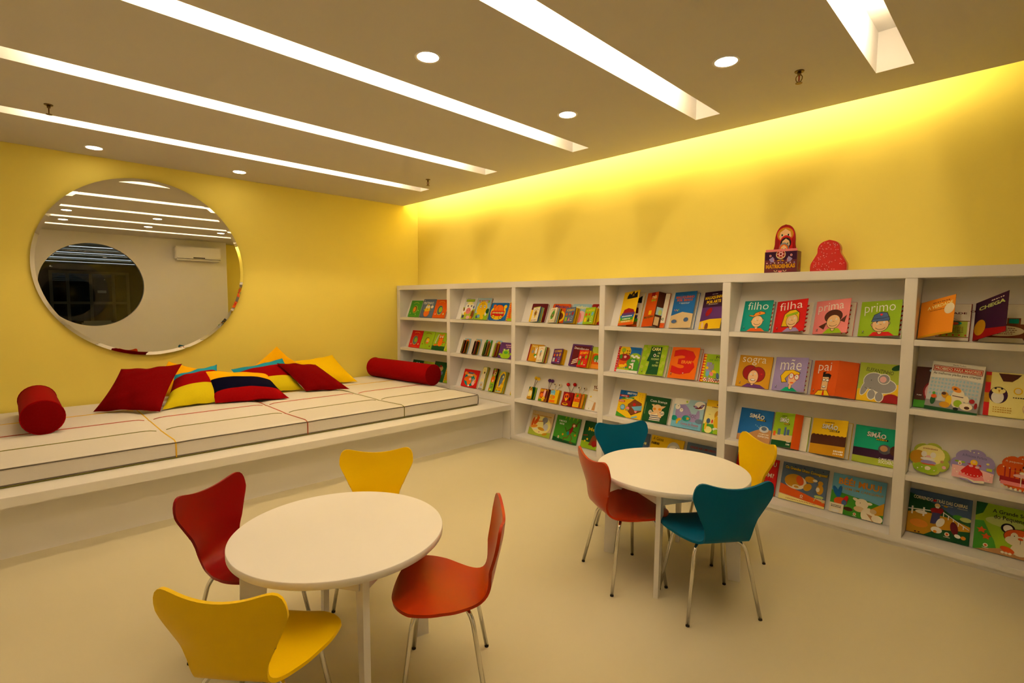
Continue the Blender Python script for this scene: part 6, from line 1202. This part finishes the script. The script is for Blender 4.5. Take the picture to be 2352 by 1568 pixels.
# slip case
root = empty('slip_case', (4.458, -0.165, ZT), (math.pi / 2, 0, 0)); tag(root, 'purple and maroon slip case lettered MATRIOEHKAS on the bookcase', 'box')
w, h = 0.206, 0.150
M_CASE = mat('maroon_case', (86, 8, 34), 0.3, spec=0.5, grain=0.05)
MB().box(0, 0, 0, w, h, 0.003).build('front_panel', M_CASE, root)
MB().box(0, 0, -0.075, w, h - 0.002, -0.072).build('back_panel', M_CASE, root)
for a in (0.0, w - 0.003): MB().box(a, 0, -0.0718, a + 0.003, h - 0.001, -0.0002).build('side_panel', M_CASE, root)
MB().box(0.0032, 0, -0.0718, w - 0.0032, 0.003, -0.0002).build('bottom_panel', M_CASE, root)
leaf('inner_flap', root, w - 0.008, 0.022, 0.002, -0.0025, 'f', ()).location = (0.004, h - 0.006, 0)
orn = [P_([(0.02, 0.62), (0.98, 0.62), (0.98, 0.98), (0.02, 0.98)], 'P'), E_(0.5, 0.86, 0.15, 0.20, 'S'), E_(0.5, 0.88, 0.125, 0.165, 'R'), E_(0.5, 0.88, 0.075, 0.10, 'F'), [E_(0.5 + 0.1 * math.cos(k * 1.05), 0.88 + 0.13 * math.sin(k * 1.05), 0.018, 0.024, 'F', n=8) for k in range(6)], E_(0.5, 0.88, 0.035, 0.05, 'm'), L_([(0.5, 0.68), (0.5, 0.50)], 0.012, 'v'), E_(0.44, 0.60, 0.05, 0.03, 'x', 30), E_(0.56, 0.60, 0.05, 0.03, 'x', -30),
       [[P_([(0.5 + s * 0.36, 0.66), (0.5 + s * 0.30, 0.54), (0.5 + s * 0.20, 0.52), (0.5 + s * 0.20, 0.66), (0.5 + s * 0.24, 0.78)], 'v'), P_([(0.5 + s * 0.22, 0.60), (0.5 + s * 0.19, 0.58), (0.5 + s * 0.20, 0.72)], 'f'), E_(0.5 + s * 0.32, 0.82, 0.035, 0.05, 'F'), E_(0.5 + s * 0.32, 0.82, 0.018, 0.026, 'R')] for s in (-1, 1)], [E_(0.08 + 0.12 * k, 0.49, 0.022, 0.03, 'FvS'[k % 3], n=8) for k in range(8)], T_('MATRIOEHKAS', 0.5, 0.34, 0.90, 0.19, 'x', 1, 0.05), HRT(0.5, 0.10, 0.12, 'f'), [ARC(0.5 + s * 0.14, 0.16, 0.045, 0.06, 180, 360, 0.02, 'S') for s in (-1, 1)], [L_([(0.5 + s * 0.2, 0.15), (0.5 + s * 0.36, 0.15)], 0.015, 'R') for s in (-1, 1)]]
lf = leaf('case_print', root, w, h, 0.0002, 0.0031, M_CASE, orn)
# red doll-shaped tin
root = empty('doll_tin', (4.839, -0.125, ZT), (math.pi / 2, 0, 0)); tag(root, 'glossy red doll-shaped tin with pale dots on the bookcase', 'tin')
pol = [(x, y) for x, y in doll(0.206, 0.208)]
pol = [(math.copysign(interp([0, 0.25, 0.45, 0.6, 0.75, 0.87, 0.95, 1.0], [0.103, 0.102, 0.082, 0.066, 0.064, 0.054, 0.034, 0.0], y / 0.208), x) if x else 0.0, y) for x, y in pol]
M_TIN = mat('red_tin', (186, 16, 14), 0.22, spec=0.5, grain=0.12, gscale=60, coat=0.3)
plate('body', pol, 0.045, M_TIN, root, -0.03)
inner = [(x * 0.94, y * 0.96 + 0.004) for x, y in pol]
plate('lid', inner, 0.004, M_TIN, root, 0.0151)
b = MB(); rnd = random.Random(4)
for k in range(70):
    y = rnd.uniform(0.012, 0.19); lim = interp([0, 0.25, 0.45, 0.6, 0.75, 0.87, 0.95, 1.0], [0.103, 0.102, 0.082, 0.066, 0.064, 0.054, 0.034, 0.0], y / 0.208) * 0.88
    x = rnd.uniform(-lim, lim); q = E_(x, y, 0.0022, 0.0022, 'F', n=8)[1]
    b.add([(u, v, 0.0194) for u, v in q], [tuple(range(8))], ink('F'))
tag(b.build('dots', None, root), kind='stuff')
